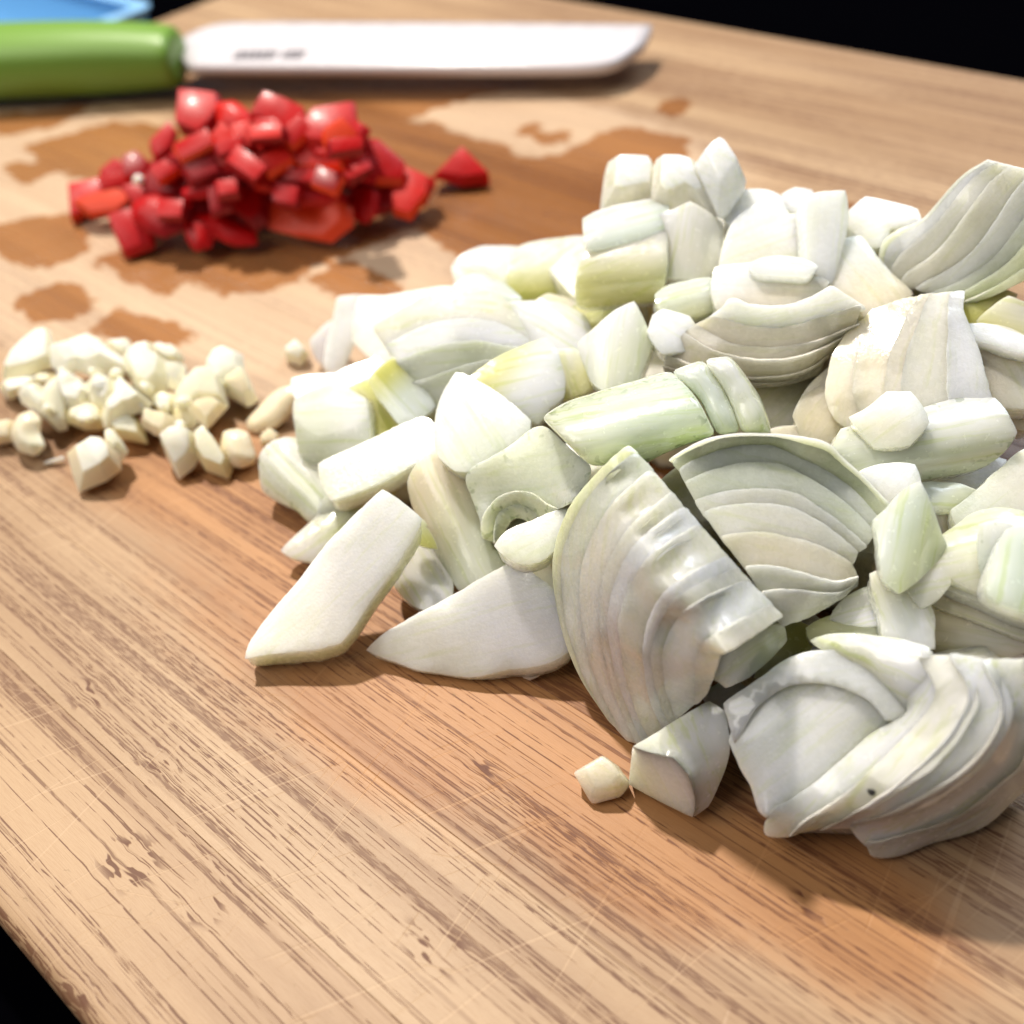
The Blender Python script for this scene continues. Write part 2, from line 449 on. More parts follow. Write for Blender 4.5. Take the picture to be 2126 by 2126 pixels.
def vnoise(P, f, seed):
    q = P * f + seed * 7.31
    return (np.sin(q[:, 0] * 1.9 + np.sin(q[:, 1] * 2.3 + seed) * 1.7) + np.sin(q[:, 1] * 2.1 + np.sin(q[:, 2] * 1.7 - seed) * 1.9) + np.sin(q[:, 2] * 2.4 + np.sin(q[:, 0] * 2.6) * 1.5)) / 3

_seed = [0]
def solid(name, P3, ext, mats, parent=None, res=1.5, bulge=0.0, roof=None, cyl=None, rough=0.12, tint='w', tick=0.0, dense=False, vd=None, taper=0.0, warp=0.0, sub=1, nrm=None, side_tint=None, floor=0.25, grow=0.0, crease=0.0, arch=0.0):
    """closed solid: the outline P3 (world mm) filled as a face, shaped, and carried along ext"""
    _seed[0] += 1; sd = _seed[0]
    P3 = np.array(P3, float)
    corn = []
    if not dense:
        P3 = smooth_loop(P3, res); corn = [i_ for i_, s_ in CORN if s_]
    cm = np.zeros(len(P3), bool); cm[corn] = True
    c = P3.mean(0)
    # plane of the outline
    nv = np.zeros(3)
    for i in range(len(P3)): nv += np.cross(P3[i - 1] - c, P3[i] - c)
    nv /= np.linalg.norm(nv)
    view = (CAM - c) / np.linalg.norm(CAM - c)
    if np.dot(nv, view) < 0: nv = -nv
    e1 = np.cross(U_, nv) if abs(nv[2]) < 0.98 else R_.copy()
    e1 = e1 - nv * (e1 @ nv); e1 /= np.linalg.norm(e1); e2 = np.cross(nv, e1)
    Q = np.stack([(P3 - c) @ e1, (P3 - c) @ e2], 1)
    area2 = 0.5 * np.sum(Q[:, 0] * np.roll(Q[:, 1], -1) - np.roll(Q[:, 0], -1) * Q[:, 1])
    if area2 < 0: Q = Q[::-1]; P3 = P3[::-1]; cm = cm[::-1]
    if grow:
        tq = np.roll(Q, -1, 0) - np.roll(Q, 1, 0); tq /= np.linalg.norm(tq, axis=1)[:, None] + 1e-9
        g_ = np.stack([tq[:, 1], -tq[:, 0]], 1) * grow
        Q = Q + g_; P3 = P3 + g_[:, :1] * e1 + g_[:, 1:] * e2
    nb = len(Q)
    lo, hi = Q.min(0), Q.max(0)
    gx = np.arange(lo[0], hi[0] + res, res); gy = np.arange(lo[1], hi[1] + res, res * 0.87)
    G = np.array([(x + (0.5 * res if j % 2 else 0), y) for j, y in enumerate(gy) for x in gx])
    G = G + rng.normal(0, 0.08 * res, G.shape)
    if len(G): G = G[poly_sd(G, Q) > 0.55 * res]
    allp = np.vstack([Q, G]) if len(G) else Q
    r = delaunay_2d_cdt([Vector(p) for p in allp], [], [list(range(nb))], 1, 1e-5)
    oc, of, oo = r[0], r[2], r[3]
    q2 = np.array([(v.x, v.y) for v in oc])
    idx = {}
    for k, lst in enumerate(oo):
        for s in lst: idx.setdefault(s, k)
    loop = [idx[i] for i in range(nb)]
    nl = []
    for v in loop:
        if not nl or nl[-1] != v: nl.append(v)
    if nl[0] == nl[-1]: nl.pop()
    loop = nl
    isb = np.zeros(len(q2), bool); isb[loop] = True
    off = np.zeros(len(q2)); src = (P3 - c) @ nv
    for i in range(nb): off[idx[i]] = src[i]
    E = set()
    for f in of:
        for i in range(3): E.add((min(f[i - 1], f[i]), max(f[i - 1], f[i])))
    E = np.array(sorted(E))
    deg = np.zeros(len(q2)); np.add.at(deg, E[:, 0], 1); np.add.at(deg, E[:, 1], 1)
    for _ in range(60):
        a = np.zeros(len(q2)); np.add.at(a, E[:, 0], off[E[:, 1]]); np.add.at(a, E[:, 1], off[E[:, 0]])
        off = np.where(isb, off, a / np.maximum(deg, 1))
    if arch and not cyl:
        w_, ev = np.linalg.eigh(np.cov(q2.T)); av = ev[0, 1] * e1 + ev[1, 1] * e2
        cyl = (c, c + av, arch)
    d = np.maximum(poly_sd(q2, Q), 0); d[loop] = 0
    dm = max(d.max(), 1e-6)
    z = np.zeros(len(q2))
    if bulge: z += bulge * (1 - (1 - d / dm) ** 2)
    if roof:                              # facets: each side of the outline rises at its own slope up to a cap
        sl, cap = roof
        w = np.full(len(q2), cap * 1.0)
        na = 6
        a0 = rng.uniform(0, 6.28)
        for k in range(na):
            an = a0 + k * 2 * math.pi / na + rng.uniform(-.3, .3)
            dr = np.array([math.cos(an), math.sin(an)])
            sup = (Q @ dr).max()
            w = np.minimum(w, (sup - q2 @ dr) * sl * rng.uniform(0.55, 1.5))
        tl = rng.normal(0, 0.16, 2)
        w = w + (q2 @ tl)
        z += np.minimum(np.maximum(w, 0), d * 2.2)
    if cyl:
        ax2 = np.array([(cyl[0] - c) @ e1, (cyl[0] - c) @ e2]), np.array([(cyl[1] - c) @ e1, (cyl[1] - c) @ e2])
        dr = ax2[1] - ax2[0]; dr /= np.linalg.norm(dr); pr = np.array([-dr[1], dr[0]])
        s = q2 @ pr; s0, s1 = s.min(), s.max(); sn = (2 * s - s0 - s1) / (s1 - s0)
        zc = cyl[2] * (1 - sn ** 2)
    pos = c + q2[:, :1] * e1 + q2[:, 1:] * e2 + (off + z)[:, None] * nv
    if cyl:
        vd_ = CAM - pos; vd_ /= np.linalg.norm(vd_, axis=1)[:, None]
        pos = pos + vd_ * (zc / np.maximum((vd_ @ nv), 0.35))[:, None]
    if warp: pos = pos + nv * (warp * vnoise(pos, 0.16, sd))[:, None]
    if rough:
        jit = vnoise(pos, 1.3, sd + 0.5) + 0.6 * vnoise(pos, 2.9, sd)
        pos[isb] += nv * (rough * jit[isb])[:, None] + e1 * (rough * np.roll(jit, 3)[isb])[:, None] + e2 * (rough * np.roll(jit, 7)[isb])[:, None]
    n = len(pos)
    if isinstance(ext, (float, int)): ext = -nv * ext
    el = np.linalg.norm(ext)
    rings = max(1, int(el / (res * 1.3)))
    cb = pos.mean(0)
    def lower(pp, t):
        w_ = pp + ext * t
        if taper: w_ = w_ + (cb + ext * t - w_) * taper * t
        return w_
    V = [pos]; loopP = pos[loop]; nlp = len(loop)
    for k in range(1, rings): V.append(lower(loopP, k / rings))
    V.append(lower(pos, 1.0))
    V = np.vstack(V)
    base = [np.array(loop)] + [n + (k - 1) * nlp + np.arange(nlp) for k in range(1, rings)]
    bo = n + (rings - 1) * nlp
    base.append(bo + np.array(loop))
    faces = [tuple(f) for f in of]; mi = [0] * len(faces)
    for k in range(rings):
        a, b = base[k], base[k + 1]
        for i in range(nlp):
            j = (i + 1) % nlp
            faces.append((a[i], b[i], b[j], a[j])); mi.append(1)
    faces += [tuple(bo + i for i in reversed(f)) for f in of]; mi += [1] * len(of)
    if floor is not None: V[:, 2] = np.maximum(V[:, 2], floor)
    # tint (pigment with some painted light) and grain coordinates
    if isinstance(tint, str): tc = np.tile(np.array(TINT[tint]), (len(V), 1))
    else:
        ta, tb, pa, pb = tint
        t = np.clip(((V - pa) @ (pb - pa)) / max((pb - pa) @ (pb - pa), 1e-6), 0, 1)[:, None]
        t = t * t * (3 - 2 * t)
        tc = np.array(TINT[ta]) * (1 - t) + np.array(TINT[tb]) * t
    if side_tint: tc[n:] = np.array(TINT[side_tint])
    tc = tc * (1 + 0.05 * vnoise(V, 0.25, sd))[:, None]
    if vd is not None: dv = vd / np.linalg.norm(vd)
    else:
        cov = np.cov(q2.T); w_, ev = np.linalg.eigh(cov); dv = ev[0, 1] * e1 + ev[1, 1] * e2
    pv = np.cross(nv, dv); pv /= np.linalg.norm(pv)
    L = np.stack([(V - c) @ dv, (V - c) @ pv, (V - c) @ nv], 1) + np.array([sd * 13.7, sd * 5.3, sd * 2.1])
    me = bpy.data.meshes.new(name)
    me.from_pydata([(v[0] * MM, v[1] * MM, (v[2] + ZB) * MM) for v in V], [], faces)
    for mt in mats: me.materials.append(M[mt])
    me.polygons.foreach_set('material_index', mi)
    me.polygons.foreach_set('use_smooth', [True] * len(faces))
    a = me.attributes.new('tint', 'FLOAT_COLOR', 'POINT')
    a.data.foreach_set('color', np.concatenate([np.clip(tc, 0, 1), np.ones((len(V), 1))], 1).astype(np.float32).ravel())
    a = me.attributes.new('loc', 'FLOAT_VECTOR', 'POINT'); a.data.foreach_set('vector', L.astype(np.float32).ravel())
    tk = np.zeros(len(V))
    if tick: tk[:n] = np.clip(1 - d / tick, 0, 1)
    rm = np.ones(len(V)); rm[:n] = np.clip(1 - d / 1.3, 0, 1) ** 1.5
    a = me.attributes.new('rim', 'FLOAT', 'POINT'); a.data.foreach_set('value', rm.astype(np.float32))
    a = me.attributes.new('tick', 'FLOAT', 'POINT'); a.data.foreach_set('value', tk.astype(np.float32))
    me.update()
    if crease:
        ev = np.zeros(len(me.edges) * 2, np.int32); me.edges.foreach_get('vertices', ev); ev = ev.reshape(-1, 2)
        rim = {(min(a_, b_), max(a_, b_)) for a_, b_ in zip(loop, loop[1:] + loop[:1])}
        cr = np.array([crease if (min(a_, b_), max(a_, b_)) in rim else 0.0 for a_, b_ in ev.tolist()], np.float32)
        a = me.attributes.new('crease_edge', 'FLOAT', 'EDGE'); a.data.foreach_set('value', cr)
        vc = np.zeros(len(V), np.float32)
        for i_ in np.nonzero(cm)[0]: vc[idx[int(i_)]] = 0.9
        a = me.attributes.new('crease_vert', 'FLOAT', 'POINT'); a.data.foreach_set('value', vc)
        if crease >= 0.8:
            a = me.attributes.get('sharp_edge') or me.attributes.new('sharp_edge', 'BOOLEAN', 'EDGE')
            a.data.foreach_set('value', cr > 0)
    o = link_mesh(name, me, parent)
    if parent is None:                    # origin at the base of the piece
        b = Vector((c[0] * MM, c[1] * MM, (V[:, 2].min() + ZB) * MM))
        me.transform(Matrix.Translation(-b)); o.location = b
    if sub:
        md = o.modifiers.new('round', 'SUBSURF'); md.levels = sub; md.render_levels = sub; md.subdivision_type = 'CATMULL_CLARK'
    return o

def chunk(name, P3, ext, mats, tint, tint2, cap=(0.62, 1.6, 0.12), bevel=0.35, parent=None, back=0.85, grow=0.0, floor=0.2, jit=0.25):
    """small cut chunk with flat faces: the outline is its widest girth, a smaller cap faces up, the back tapers away"""
    _seed[0] += 1; sd = _seed[0]
    P3 = np.array(P3, float); c = P3.mean(0)
    nv = np.zeros(3)
    for i in range(len(P3)): nv += np.cross(P3[i - 1] - c, P3[i] - c)
    nv /= np.linalg.norm(nv)
    if np.dot(nv, CAM - c) < 0: nv = -nv
    e1 = np.cross(U_, nv); e1 /= np.linalg.norm(e1); e2 = np.cross(nv, e1)
    Q = np.stack([(P3 - c) @ e1, (P3 - c) @ e2], 1)
    if np.sum(Q[:, 0] * np.roll(Q[:, 1], -1) - np.roll(Q[:, 0], -1) * Q[:, 1]) < 0: Q = Q[::-1]
    Q = Q * (1 + grow / (np.abs(Q).mean() + 1e-6))
    n = len(Q); ext_h = np.ptp(Q[:, 1])
    sc, hh, up = cap
    sx = rng.uniform(-.08, .08) * np.ptp(Q[:, 0])
    # the cap keeps fewer corners: neighbours merge where they are close
    K = Q * (sc + rng.uniform(-.07, .07)) + np.array([sx, up * ext_h])
    tl = rng.normal(0, 0.10, 2)
    mk = lambda q, z: c + q[0] * e1 + q[1] * e2 + nv * z
    bm = bmesh.new()
    W = lambda p: tuple(np.array([p[0], p[1], max(p[2], floor) + ZB]) * MM)
    a = [bm.verts.new(W(mk(q, 0))) for q in Q]
    k = [bm.verts.new(W(mk(q, hh + q @ tl + rng.normal(0, jit * 0.4)))) for q in K]
    b = [bm.verts.new(W(c + (q[0] * e1 + q[1] * e2) * back + ext)) for q in Q]
    fl = bm.faces.layers.int.new('face_kind')
    f = bm.faces.new(k); f[fl] = 1
    for i in range(n):
        j = (i + 1) % n
        f = bm.faces.new((a[i], a[j], k[j], k[i])); f[fl] = 2
        f = bm.faces.new((b[i], b[j], a[j], a[i])); f[fl] = 3
    f = bm.faces.new(b[::-1]); f[fl] = 3
    bmesh.ops.recalc_face_normals(bm, faces=bm.faces)
    bmesh.ops.triangulate(bm, faces=[f for f in bm.faces if len(f.verts) > 4])
    eds = [e for e in bm.edges if len(e.link_faces) == 2 and e.calc_face_angle(0) > 0.35]
    bmesh.ops.bevel(bm, geom=eds, offset=bevel * MM, segments=2, profile=0.5, affect='EDGES', clamp_overlap=True)
    me = bpy.data.meshes.new(name); bm.to_mesh(me); bm.free()
    for mt in mats: me.materials.append(M[mt])
    V = np.zeros(len(me.vertices) * 3); me.vertices.foreach_get('co', V); V = V.reshape(-1, 3) / MM - np.array([0, 0, ZB])
    fk = me.attributes['face_kind']
    kinds = np.zeros(len(me.polygons), np.int32); fk.data.foreach_get('value', kinds)
    me.polygons.foreach_set('material_index', np.where(kinds == 1, 0, 1).astype(np.int32))
    colr = np.zeros((len(me.loops), 4), np.float32); colr[:, 3] = 1
    for p in me.polygons:
        cc = np.array(TINT[tint] if kinds[p.index] == 1 else TINT[tint2])
        for li in p.loop_indices: colr[li, :3] = cc * (1 + 0.06 * math.sin(sd * 3.1 + p.index))
    at_ = me.attributes.new('tint', 'FLOAT_COLOR', 'CORNER'); at_.data.foreach_set('color', np.clip(colr, 0, 1).ravel())
    at_ = me.attributes.new('loc', 'FLOAT_VECTOR', 'POINT'); at_.data.foreach_set('vector', (V - c + sd * 9.7).astype(np.float32).ravel())
    me.polygons.foreach_set('use_smooth', [True] * len(me.polygons))
    me.update(); me.set_sharp_from_angle(angle=math.radians(38))
    bb = Vector((c[0] * MM, c[1] * MM, (V[:, 2].min() + ZB) * MM))
    me.transform(Matrix.Translation(-bb))
    o = bpy.data.objects.new(name, me); COL.objects.link(o); o.location = bb
    return o

def outline(F, pts, h, n):
    """trace: points (x, y) cut the plane through the middle at height h with normal n; points (x, y, h) have their own height"""
    if len(pts[0]) == 3: return [at(F, *p) for p in pts], None
    nv = vec(n)
    cx = sum(p[0] for p in pts) / len(pts); cy = sum(p[1] for p in pts) / len(pts)
    p0 = at(F, cx, cy, h)
    return [on_plane(F, x, y, p0, nv) for x, y in pts], (p0, nv)

def surf(F, x, y, group):
    """height (mm above the board) of the nearest piece of a group along one ray"""
    from mathutils.bvhtree import BVHTree
    dr = Vector(ray(F, x, y)).normalized(); best = None
    for o_ in COL.objects:
        r_ = o_.parent if o_.parent else o_
        if o_.type != 'MESH' or r_.get('group') != group: continue
        if o_.name not in _bv:
            off_ = o_.location + (o_.parent.location if o_.parent else Vector())
            _bv[o_.name] = BVHTree.FromPolygons([v.co + off_ for v in o_.data.vertices], [tuple(p.vertices) for p in o_.data.polygons])
        h_ = _bv[o_.name].ray_cast(Vector((0, 0, (HC + ZB) * MM)), dr)
        if h_[0] is not None and (best is None or h_[3] < best[0]): best = (h_[3], h_[0].z / MM - ZB)
    return best[1] if best else 0.0
_bv = {}

VIEW = np.array([-.6641 * .62, .7477 * .62, -.78])

def piece(name, label, group, cat, F, pts, h, n, th, top, side, tint='w', cyl=None, vd=None, ext=None, parent=None, **kw):
    P3, pl = outline(F, pts, h, n)
    if pl is None:
        p0 = np.mean(P3, 0); nv = np.zeros(3)
        for i in range(len(P3)): nv += np.cross(P3[i - 1] - p0, P3[i] - p0)
        pl = (p0, nv / np.linalg.norm(nv))
    f = lambda p: on_plane(F, p[0], p[1], *pl)
    if not isinstance(tint, str): tint = (tint[0], tint[1], f(tint[2]), f(tint[3]))
    if cyl: cyl = (f(cyl[0]), f(cyl[1]), cyl[2])
    if vd: vd = f(vd[1]) - f(vd[0])
    if ext is None: e = float(th)
    elif isinstance(ext, str) and ext == 'v':
        cc = np.mean(P3, 0); e = (cc - CAM) / np.linalg.norm(cc - CAM) * th
    elif isinstance(ext, str) and ext == 'd': e = -U_ * th
    else: e = vec(ext) * th
    o = solid(name, P3, e, (top, side), parent=parent, tint=tint, cyl=cyl, vd=vd, **kw)
    if parent is None: tag(o, label, cat, group)
    return o

def resample(c, m):
    c = np.array(c, float)
    # smooth through the points
    n = len(c); out = []
    for i in range(n - 1):
        p0, p1, p2, p3 = c[max(i - 1, 0)], c[i], c[i + 1], c[min(i + 2, n - 1)]
        for j in range(12):
            t = j / 12
            out.append(0.5 * ((2 * p1) + (-p0 + p2) * t + (2 * p0 - 5 * p1 + 4 * p2 - p3) * t * t + (-p0 + 3 * p1 - 3 * p2 + p3) * t**3))
    out.append(c[-1]); out = np.array(out)
    s = np.concatenate([[0], np.cumsum(np.linalg.norm(np.diff(out, axis=0), axis=1))])
    u = np.linspace(0, s[-1], m)
    return np.stack([np.interp(u, s, out[:, k]) for k in range(out.shape[1])], 1)

def layered(name, label, F, curves, nlay, th, steps=0.35, tints=None, top='onion_cut', m=22, ext=None, rough=0.08, ts=None, tick=0.0, world_pts=False, res=1.5, part='layer', bulge=0.0, lead=0.6, over=0.35, root=None):
    """a wedge of concentric onion layers: each layer a part between two neighbouring curves"""
    C = [resample([at(F, *p) for p in c], m) for c in curves]
    K = len(C) - 1
    def curve(t):
        u = t * K; i = min(int(u), K - 1); f = u - i
        if K >= 2:                        # quadratic through neighbours where there are any
            a = C[max(i - 1, 0)]; b, c2 = C[i], C[i + 1]; d = C[min(i + 2, K)]
            return 0.5 * ((2 * b) + (-a + c2) * f + (2 * a - 5 * b + 4 * c2 - d) * f * f + (-a + 3 * b - 3 * c2 + d) * f**3)
        return C[i] * (1 - f) + C[i + 1] * f
    allp = np.vstack(C)
    b = Vector((allp[:, 0].mean() * MM, allp[:, 1].mean() * MM, ZB * MM))
    if root is None:
        root = empty(name, b)
        tag(root, label, 'onion piece', 'chopped onion pieces')
    if ts is None:
        w_ = rng.uniform(0.55, 1.5, nlay); ts = np.concatenate([[0], np.cumsum(w_) / w_.sum()])
    for i in range(nlay):
        a, c2 = curve(ts[i]), curve(min(ts[i + 1] + over / nlay, 1.0))
        sh = steps * (rng.uniform(-.35, .35))
        vw = CAM - a; vw /= np.linalg.norm(vw, axis=1)[:, None]
        a = a + vw * (steps * lead + sh)
        vw = CAM - c2; vw /= np.linalg.norm(vw, axis=1)[:, None]
        c2 = c2 - vw * 0.5
        k0 = max(4, int(np.linalg.norm(a[0] - c2[0]) / res)); k1 = max(4, int(np.linalg.norm(a[-1] - c2[-1]) / res))
        e1 = [c2[-1] * (1 - t) + a[-1] * t for t in np.linspace(0, 1, k1)[1:-1]]
        e0 = [a[0] * (1 - t) + c2[0] * t for t in np.linspace(0, 1, k0)[1:-1]]
        P3 = np.vstack([a[::-1], np.array(e0).reshape(-1, 3), c2, np.array(e1).reshape(-1, 3)])
        tt = tints[min(i, len(tints) - 1)] if tints else 'w'
        cc = P3.mean(0)
        e = (cc - CAM) / np.linalg.norm(cc - CAM) * th if ext is None else vec(ext) * th
        solid(part, P3, e, (top, 'onion_skin'), parent=root, tint=tt, dense=True, res=res, rough=rough, vd=(a[-1] - a[0]), tick=tick, bulge=bulge, crease=0.85)
    return root
# ------------------------------------------------------------------ onion pieces
OG = 'chopped onion pieces'

def O(label, F, pts, h, n, th, tint='w', top='onion_cut', name='onion_piece', side='onion_cut', ext='v', **kw):
    if n is not None and ext == 'v' and 'roof' not in kw and not kw.pop('keep', False):
        n = (n[0], n[1] * (0.62 if top == 'onion_cut' else 0.7), n[2])
        P_, pl_ = outline(F, pts, h, n)
        v_ = np.mean(P_, 0) - CAM; v_ /= np.linalg.norm(v_)
        w_ = -pl_[1] * .8 + v_ * .2
        ext = (np.dot(w_, R_), np.dot(w_, C_), w_[2]); th = min(th, 5.5 if top == 'onion_cut' else 4.2)
        kw.setdefault('side_tint', 'W')
    kw.setdefault('grow', 0.8); kw.setdefault('crease', 0.85)
    if 'bulge' in kw:
        if top == 'onion_skin' and 'cyl' not in kw: kw['arch'] = kw['bulge'] * 0.8
        kw['bulge'] *= 0.15 if top == 'onion_cut' else 0.2
    if 'roof' in kw:
        P3, pl = outline(F, pts, h, n); cc = np.mean(P3, 0)
        t1, t2 = (tint, tint) if isinstance(tint, str) else tint[:2]
        return tag(chunk(name, P3, (cc - CAM) / np.linalg.norm(cc - CAM) * th, ('onion_cut', 'onion_cut'), t1, t2, (0.6, kw['roof'][1] * 1.6, 0.18), grow=0.3), label, 'onion piece', OG)
    return piece(name, label, OG, 'onion piece', F, pts, h, n, th, top, side, tint, ext=ext, **kw)
SK = 'onion_skin'

# the front wedge, layer by layer
layered('onion_wedge', 'big upright onion wedge in front with bright white stepped ridge', 'R5',
        [[(985, 535, 32.6), (900, 600, 32.4), (800, 690, 29), (690, 835, 25), (615, 1000, 20), (595, 1150, 16), (605, 1300, 12), (640, 1460, 9), (700, 1640, 6), (790, 1800, 3.5), (868, 1910, 2)],
         [(1150, 715, 31), (1010, 830, 31.6), (900, 960, 28), (820, 1130, 23.5), (790, 1300, 19), (800, 1480, 14), (840, 1680, 9), (905, 1850, 5), (1000, 2050, 1.5)],
         [(1400, 1005, 27.6), (1180, 1120, 30.4), (1050, 1260, 26), (985, 1420, 22), (980, 1560, 18), (1010, 1740, 12), (1060, 1900, 7), (1110, 2000, 4)],
         [(1600, 1230, 24), (1340, 1340, 28), (1230, 1440, 23.5), (1170, 1560, 20.5), (1170, 1680, 17), (1190, 1800, 13), (1230, 1910, 9)],
         [(1760, 1400, 22), (1490, 1575, 25.5), (1445, 1590, 23.5), (1430, 1630, 22), (1415, 1690, 20), (1390, 1750, 17), (1368, 1800, 15)]],
        10, 13, steps=0.16, tints=['g', 'p', 'e', 'e', 'W', 'e', 'W', 'e', 'w', 'e'], rough=0.10)
O('green edged underside slab below the tip of the big front wedge', 'R7', [(775, 292), (985, 192), (990, 235), (930, 300), (850, 365), (772, 405), (745, 380)], 17, (.35, .8, .35), 6,
  ('g', 'w', (900, 250), (800, 390)), SK)
O('tiny torn bit stuck at the foot of the big front wedge', 'R7', [(690, 462), (790, 410), (832, 428), (745, 502), (712, 492)], 8, (0, .6, .8), 2, 'W')
# the second wedge
layered('onion_wedge', 'second big onion wedge with terraced arcs, leaning behind the front wedge', 'R6',
        [[(-35, 545, 29.5), (60, 480, 31), (180, 425, 32), (350, 395, 32), (520, 400, 31.5), (700, 412, 31), (860, 455, 30), (940, 540, 28), (1040, 625, 26.5), (1120, 710, 25), (1200, 795, 24)],
         [(20, 600, 29.5), (150, 530, 30), (340, 470, 30), (540, 465, 29.5), (680, 530, 28.5), (850, 610, 27), (1000, 720, 25), (1145, 880, 23)],
         [(90, 740, 28), (210, 700, 28), (400, 668, 28), (640, 680, 27), (800, 770, 25.5), (960, 890, 23.5), (1090, 1010, 22)],
         [(210, 930, 26.5), (310, 900, 26.5), (470, 890, 26), (650, 920, 25), (820, 980, 23.5), (980, 1090, 21)],
         [(400, 1160, 24), (500, 1150, 24), (610, 1160, 23.5), (760, 1200, 22.5), (900, 1230, 21), (1020, 1190, 20)],
         [(590, 1470, 19), (680, 1440, 19), (760, 1410, 18.5), (850, 1360, 18.5), (930, 1310, 18.5), (1015, 1240, 18.5)]],
        9, 16, steps=0.5, tints=['g', 'g', 'p', 'p', 'e', 'e', 'c', 'e', 'e'], rough=0.08, lead=0.8)
# concentric arch with the hole
layered('onion_ring_arch', 'ringed onion slice arching over a small dark hole, specked with green ticks', 'R5',
        [[(225, 900, 14), (185, 790, 16), (150, 690, 18), (250, 620, 20), (370, 550, 21.5), (520, 440, 24), (610, 480, 24.5), (710, 580, 24), (800, 650, 24), (770, 740, 23), (700, 830, 22)],
         [(238, 1010, 13), (238, 920, 14.5), (280, 840, 16), (340, 790, 17), (420, 768, 18), (500, 780, 18.5), (570, 830, 18.5), (640, 868, 18.5)],
         [(300, 1040, 12), (305, 930, 14), (340, 865, 15), (420, 838, 16), (480, 860, 16), (530, 892, 16)],
         [(345, 1010, 12), (372, 955, 13), (395, 922, 14), (430, 908, 14.5), (462, 922, 14.5), (472, 945, 14)]],
        3, 12, steps=0.25, tints=['p', 'g', 'g'], ts=[0, .3333, .6666, 1.0], tick=2.4)
# big layered curl behind the arch
CURL = 'glossy curled onion shell with green streaks, arching above the ringed slice'
root = empty('onion_curl', Vector(at('R5', 1200, 380, 0) * MM) + Vector((0, 0, ZB * MM)))
tag(root, CURL, 'onion piece', OG)
piece('layer', None, None, None, 'R5', [(535, 405), (640, 330), (780, 280), (1000, 218), (1195, 160), (1320, 300), (1425, 490), (1280, 540), (1150, 590), (1060, 640), (990, 640), (880, 640), (790, 655), (700, 570), (600, 470)],
      27, (-.1, .45, .85), 9, SK, 'onion_cut', ('p', 'a', (560, 430), (1300, 350)), cyl=((600, 560), (1300, 380), 4.5), ext='v', parent=root, tick=1.6)
piece('layer', None, None, None, 'R5', [(1185, 170), (1352, 106), (1475, 290), (1545, 480), (1425, 500), (1320, 300)], 29.5, (.1, .5, .85), 9, SK, 'onion_cut', 'a', bulge=1.2, ext='v', parent=root)
piece('layer', None, None, None, 'R5', [(1345, 112), (1400, 100), (1485, 93), (1560, 180), (1640, 300), (1690, 420), (1702, 490), (1540, 485), (1470, 290)], 29.5, (.35, .5, .75), 10, SK, 'onion_cut', ('W', 'p', (1400, 300), (1640, 300)), bulge=1.5, ext='v', parent=root)

# ---- front left pieces
O('long flat white strip pointing to the lower left, nearest the bare wood', 'N',
  [(513, 1358, 4), (560, 1345, 4.5), (640, 1338, 5), (700, 1326, 5.5), (722, 1300, 6.5), (745, 1262, 8), (820, 1156, 13), (866, 1080, 16.5), (795, 1027, 18.5), (693, 1129, 13.5), (620, 1222, 9), (550, 1305, 5.5)],
  0, None, 4.2, ('W', 'e', (795, 1040), (560, 1340)), name='onion_strip', ext=(-.1, -.25, -1), side_tint='p', rough=.1)
O('small green sliver tucked beside the top of the long white strip', 'R3', [(1010, 1400), (1070, 1405), (1100, 1440), (1085, 1450), (1180, 1560), (1100, 1530), (1040, 1480)], 12, (.2, .6, .7), 1.5, ('g', 'Y', (1050, 1420), (1150, 1550)), SK)
O('broad flat white slice lying on the board left of the big front wedge', 'N',
  [(769, 1344, 3.0), (825, 1312, 5), (950, 1242, 9), (1024, 1201, 12), (1078, 1170, 13.5), (1099, 1201, 12.5), (1132, 1222, 12), (1153, 1255, 11), (1166, 1296, 9), (1178, 1340, 6.5), (1135, 1366, 5), (1078, 1373, 4), (985, 1393, 2.5), (935, 1390, 2.2), (864, 1376, 2.4), (800, 1356, 2.6)],
  0, None, 3.4, ('W', 'e', (1000, 1250), (900, 1390)), name='onion_slice', ext=(0, -.2, -1), side_tint='w', bulge=.8, rough=.16)
O('tiny crumb under the edge of the broad flat white slice', 'R5', [(415, 1640), (470, 1625), (522, 1640), (528, 1675), (480, 1690), (440, 1672)], 1.6, (0, .7, .7), 2, 'c')
O('small pale petal lying between the long white strip and the cream bar', 'N', [(831, 1110), (853, 1100), (905, 1142), (930, 1162), (928, 1250), (902, 1264), (856, 1242), (825, 1203), (812, 1167)], 6, (0, .45, .9), 3,
  ('e', 'w', (870, 1120), (880, 1240)), SK, name='onion_petal', bulge=1.2)
O('long smooth cream bar standing between the pale bar and the ringed arch', 'R3', [(1035, 1170), (1060, 1110), (1120, 1040), (1220, 1010), (1330, 1110), (1400, 1350), (1450, 1460), (1500, 1600), (1600, 1640), (1612, 1735), (1500, 1790), (1400, 1802), (1330, 1788), (1270, 1690), (1200, 1560), (1110, 1390), (1050, 1265)],
  10, (-.15, .7, .6), 9, ('c', 'p', (1150, 1150), (1400, 1700)), SK, name='onion_bar', bulge=2.2)
O('lens shaped slice beside the dark hole of the ringed arch', 'R5', [(328, 1035), (400, 978), (500, 948), (660, 868), (660, 930), (610, 1010), (580, 1062), (520, 1108), (450, 1116), (375, 1085)], 17, (0, .5, .85), 4, ('w', 'p', (500, 960), (480, 1100)), name='onion_slice', bulge=.7)
O('cream chunk in shade between the lens shaped slice and the big front wedge', 'R5', [(430, 1130), (520, 1085), (600, 1040), (640, 1200), (630, 1380), (560, 1270), (490, 1200)], 9, (.1, .8, .5), 7, ('c', 'p', (560, 1080), (600, 1300)))
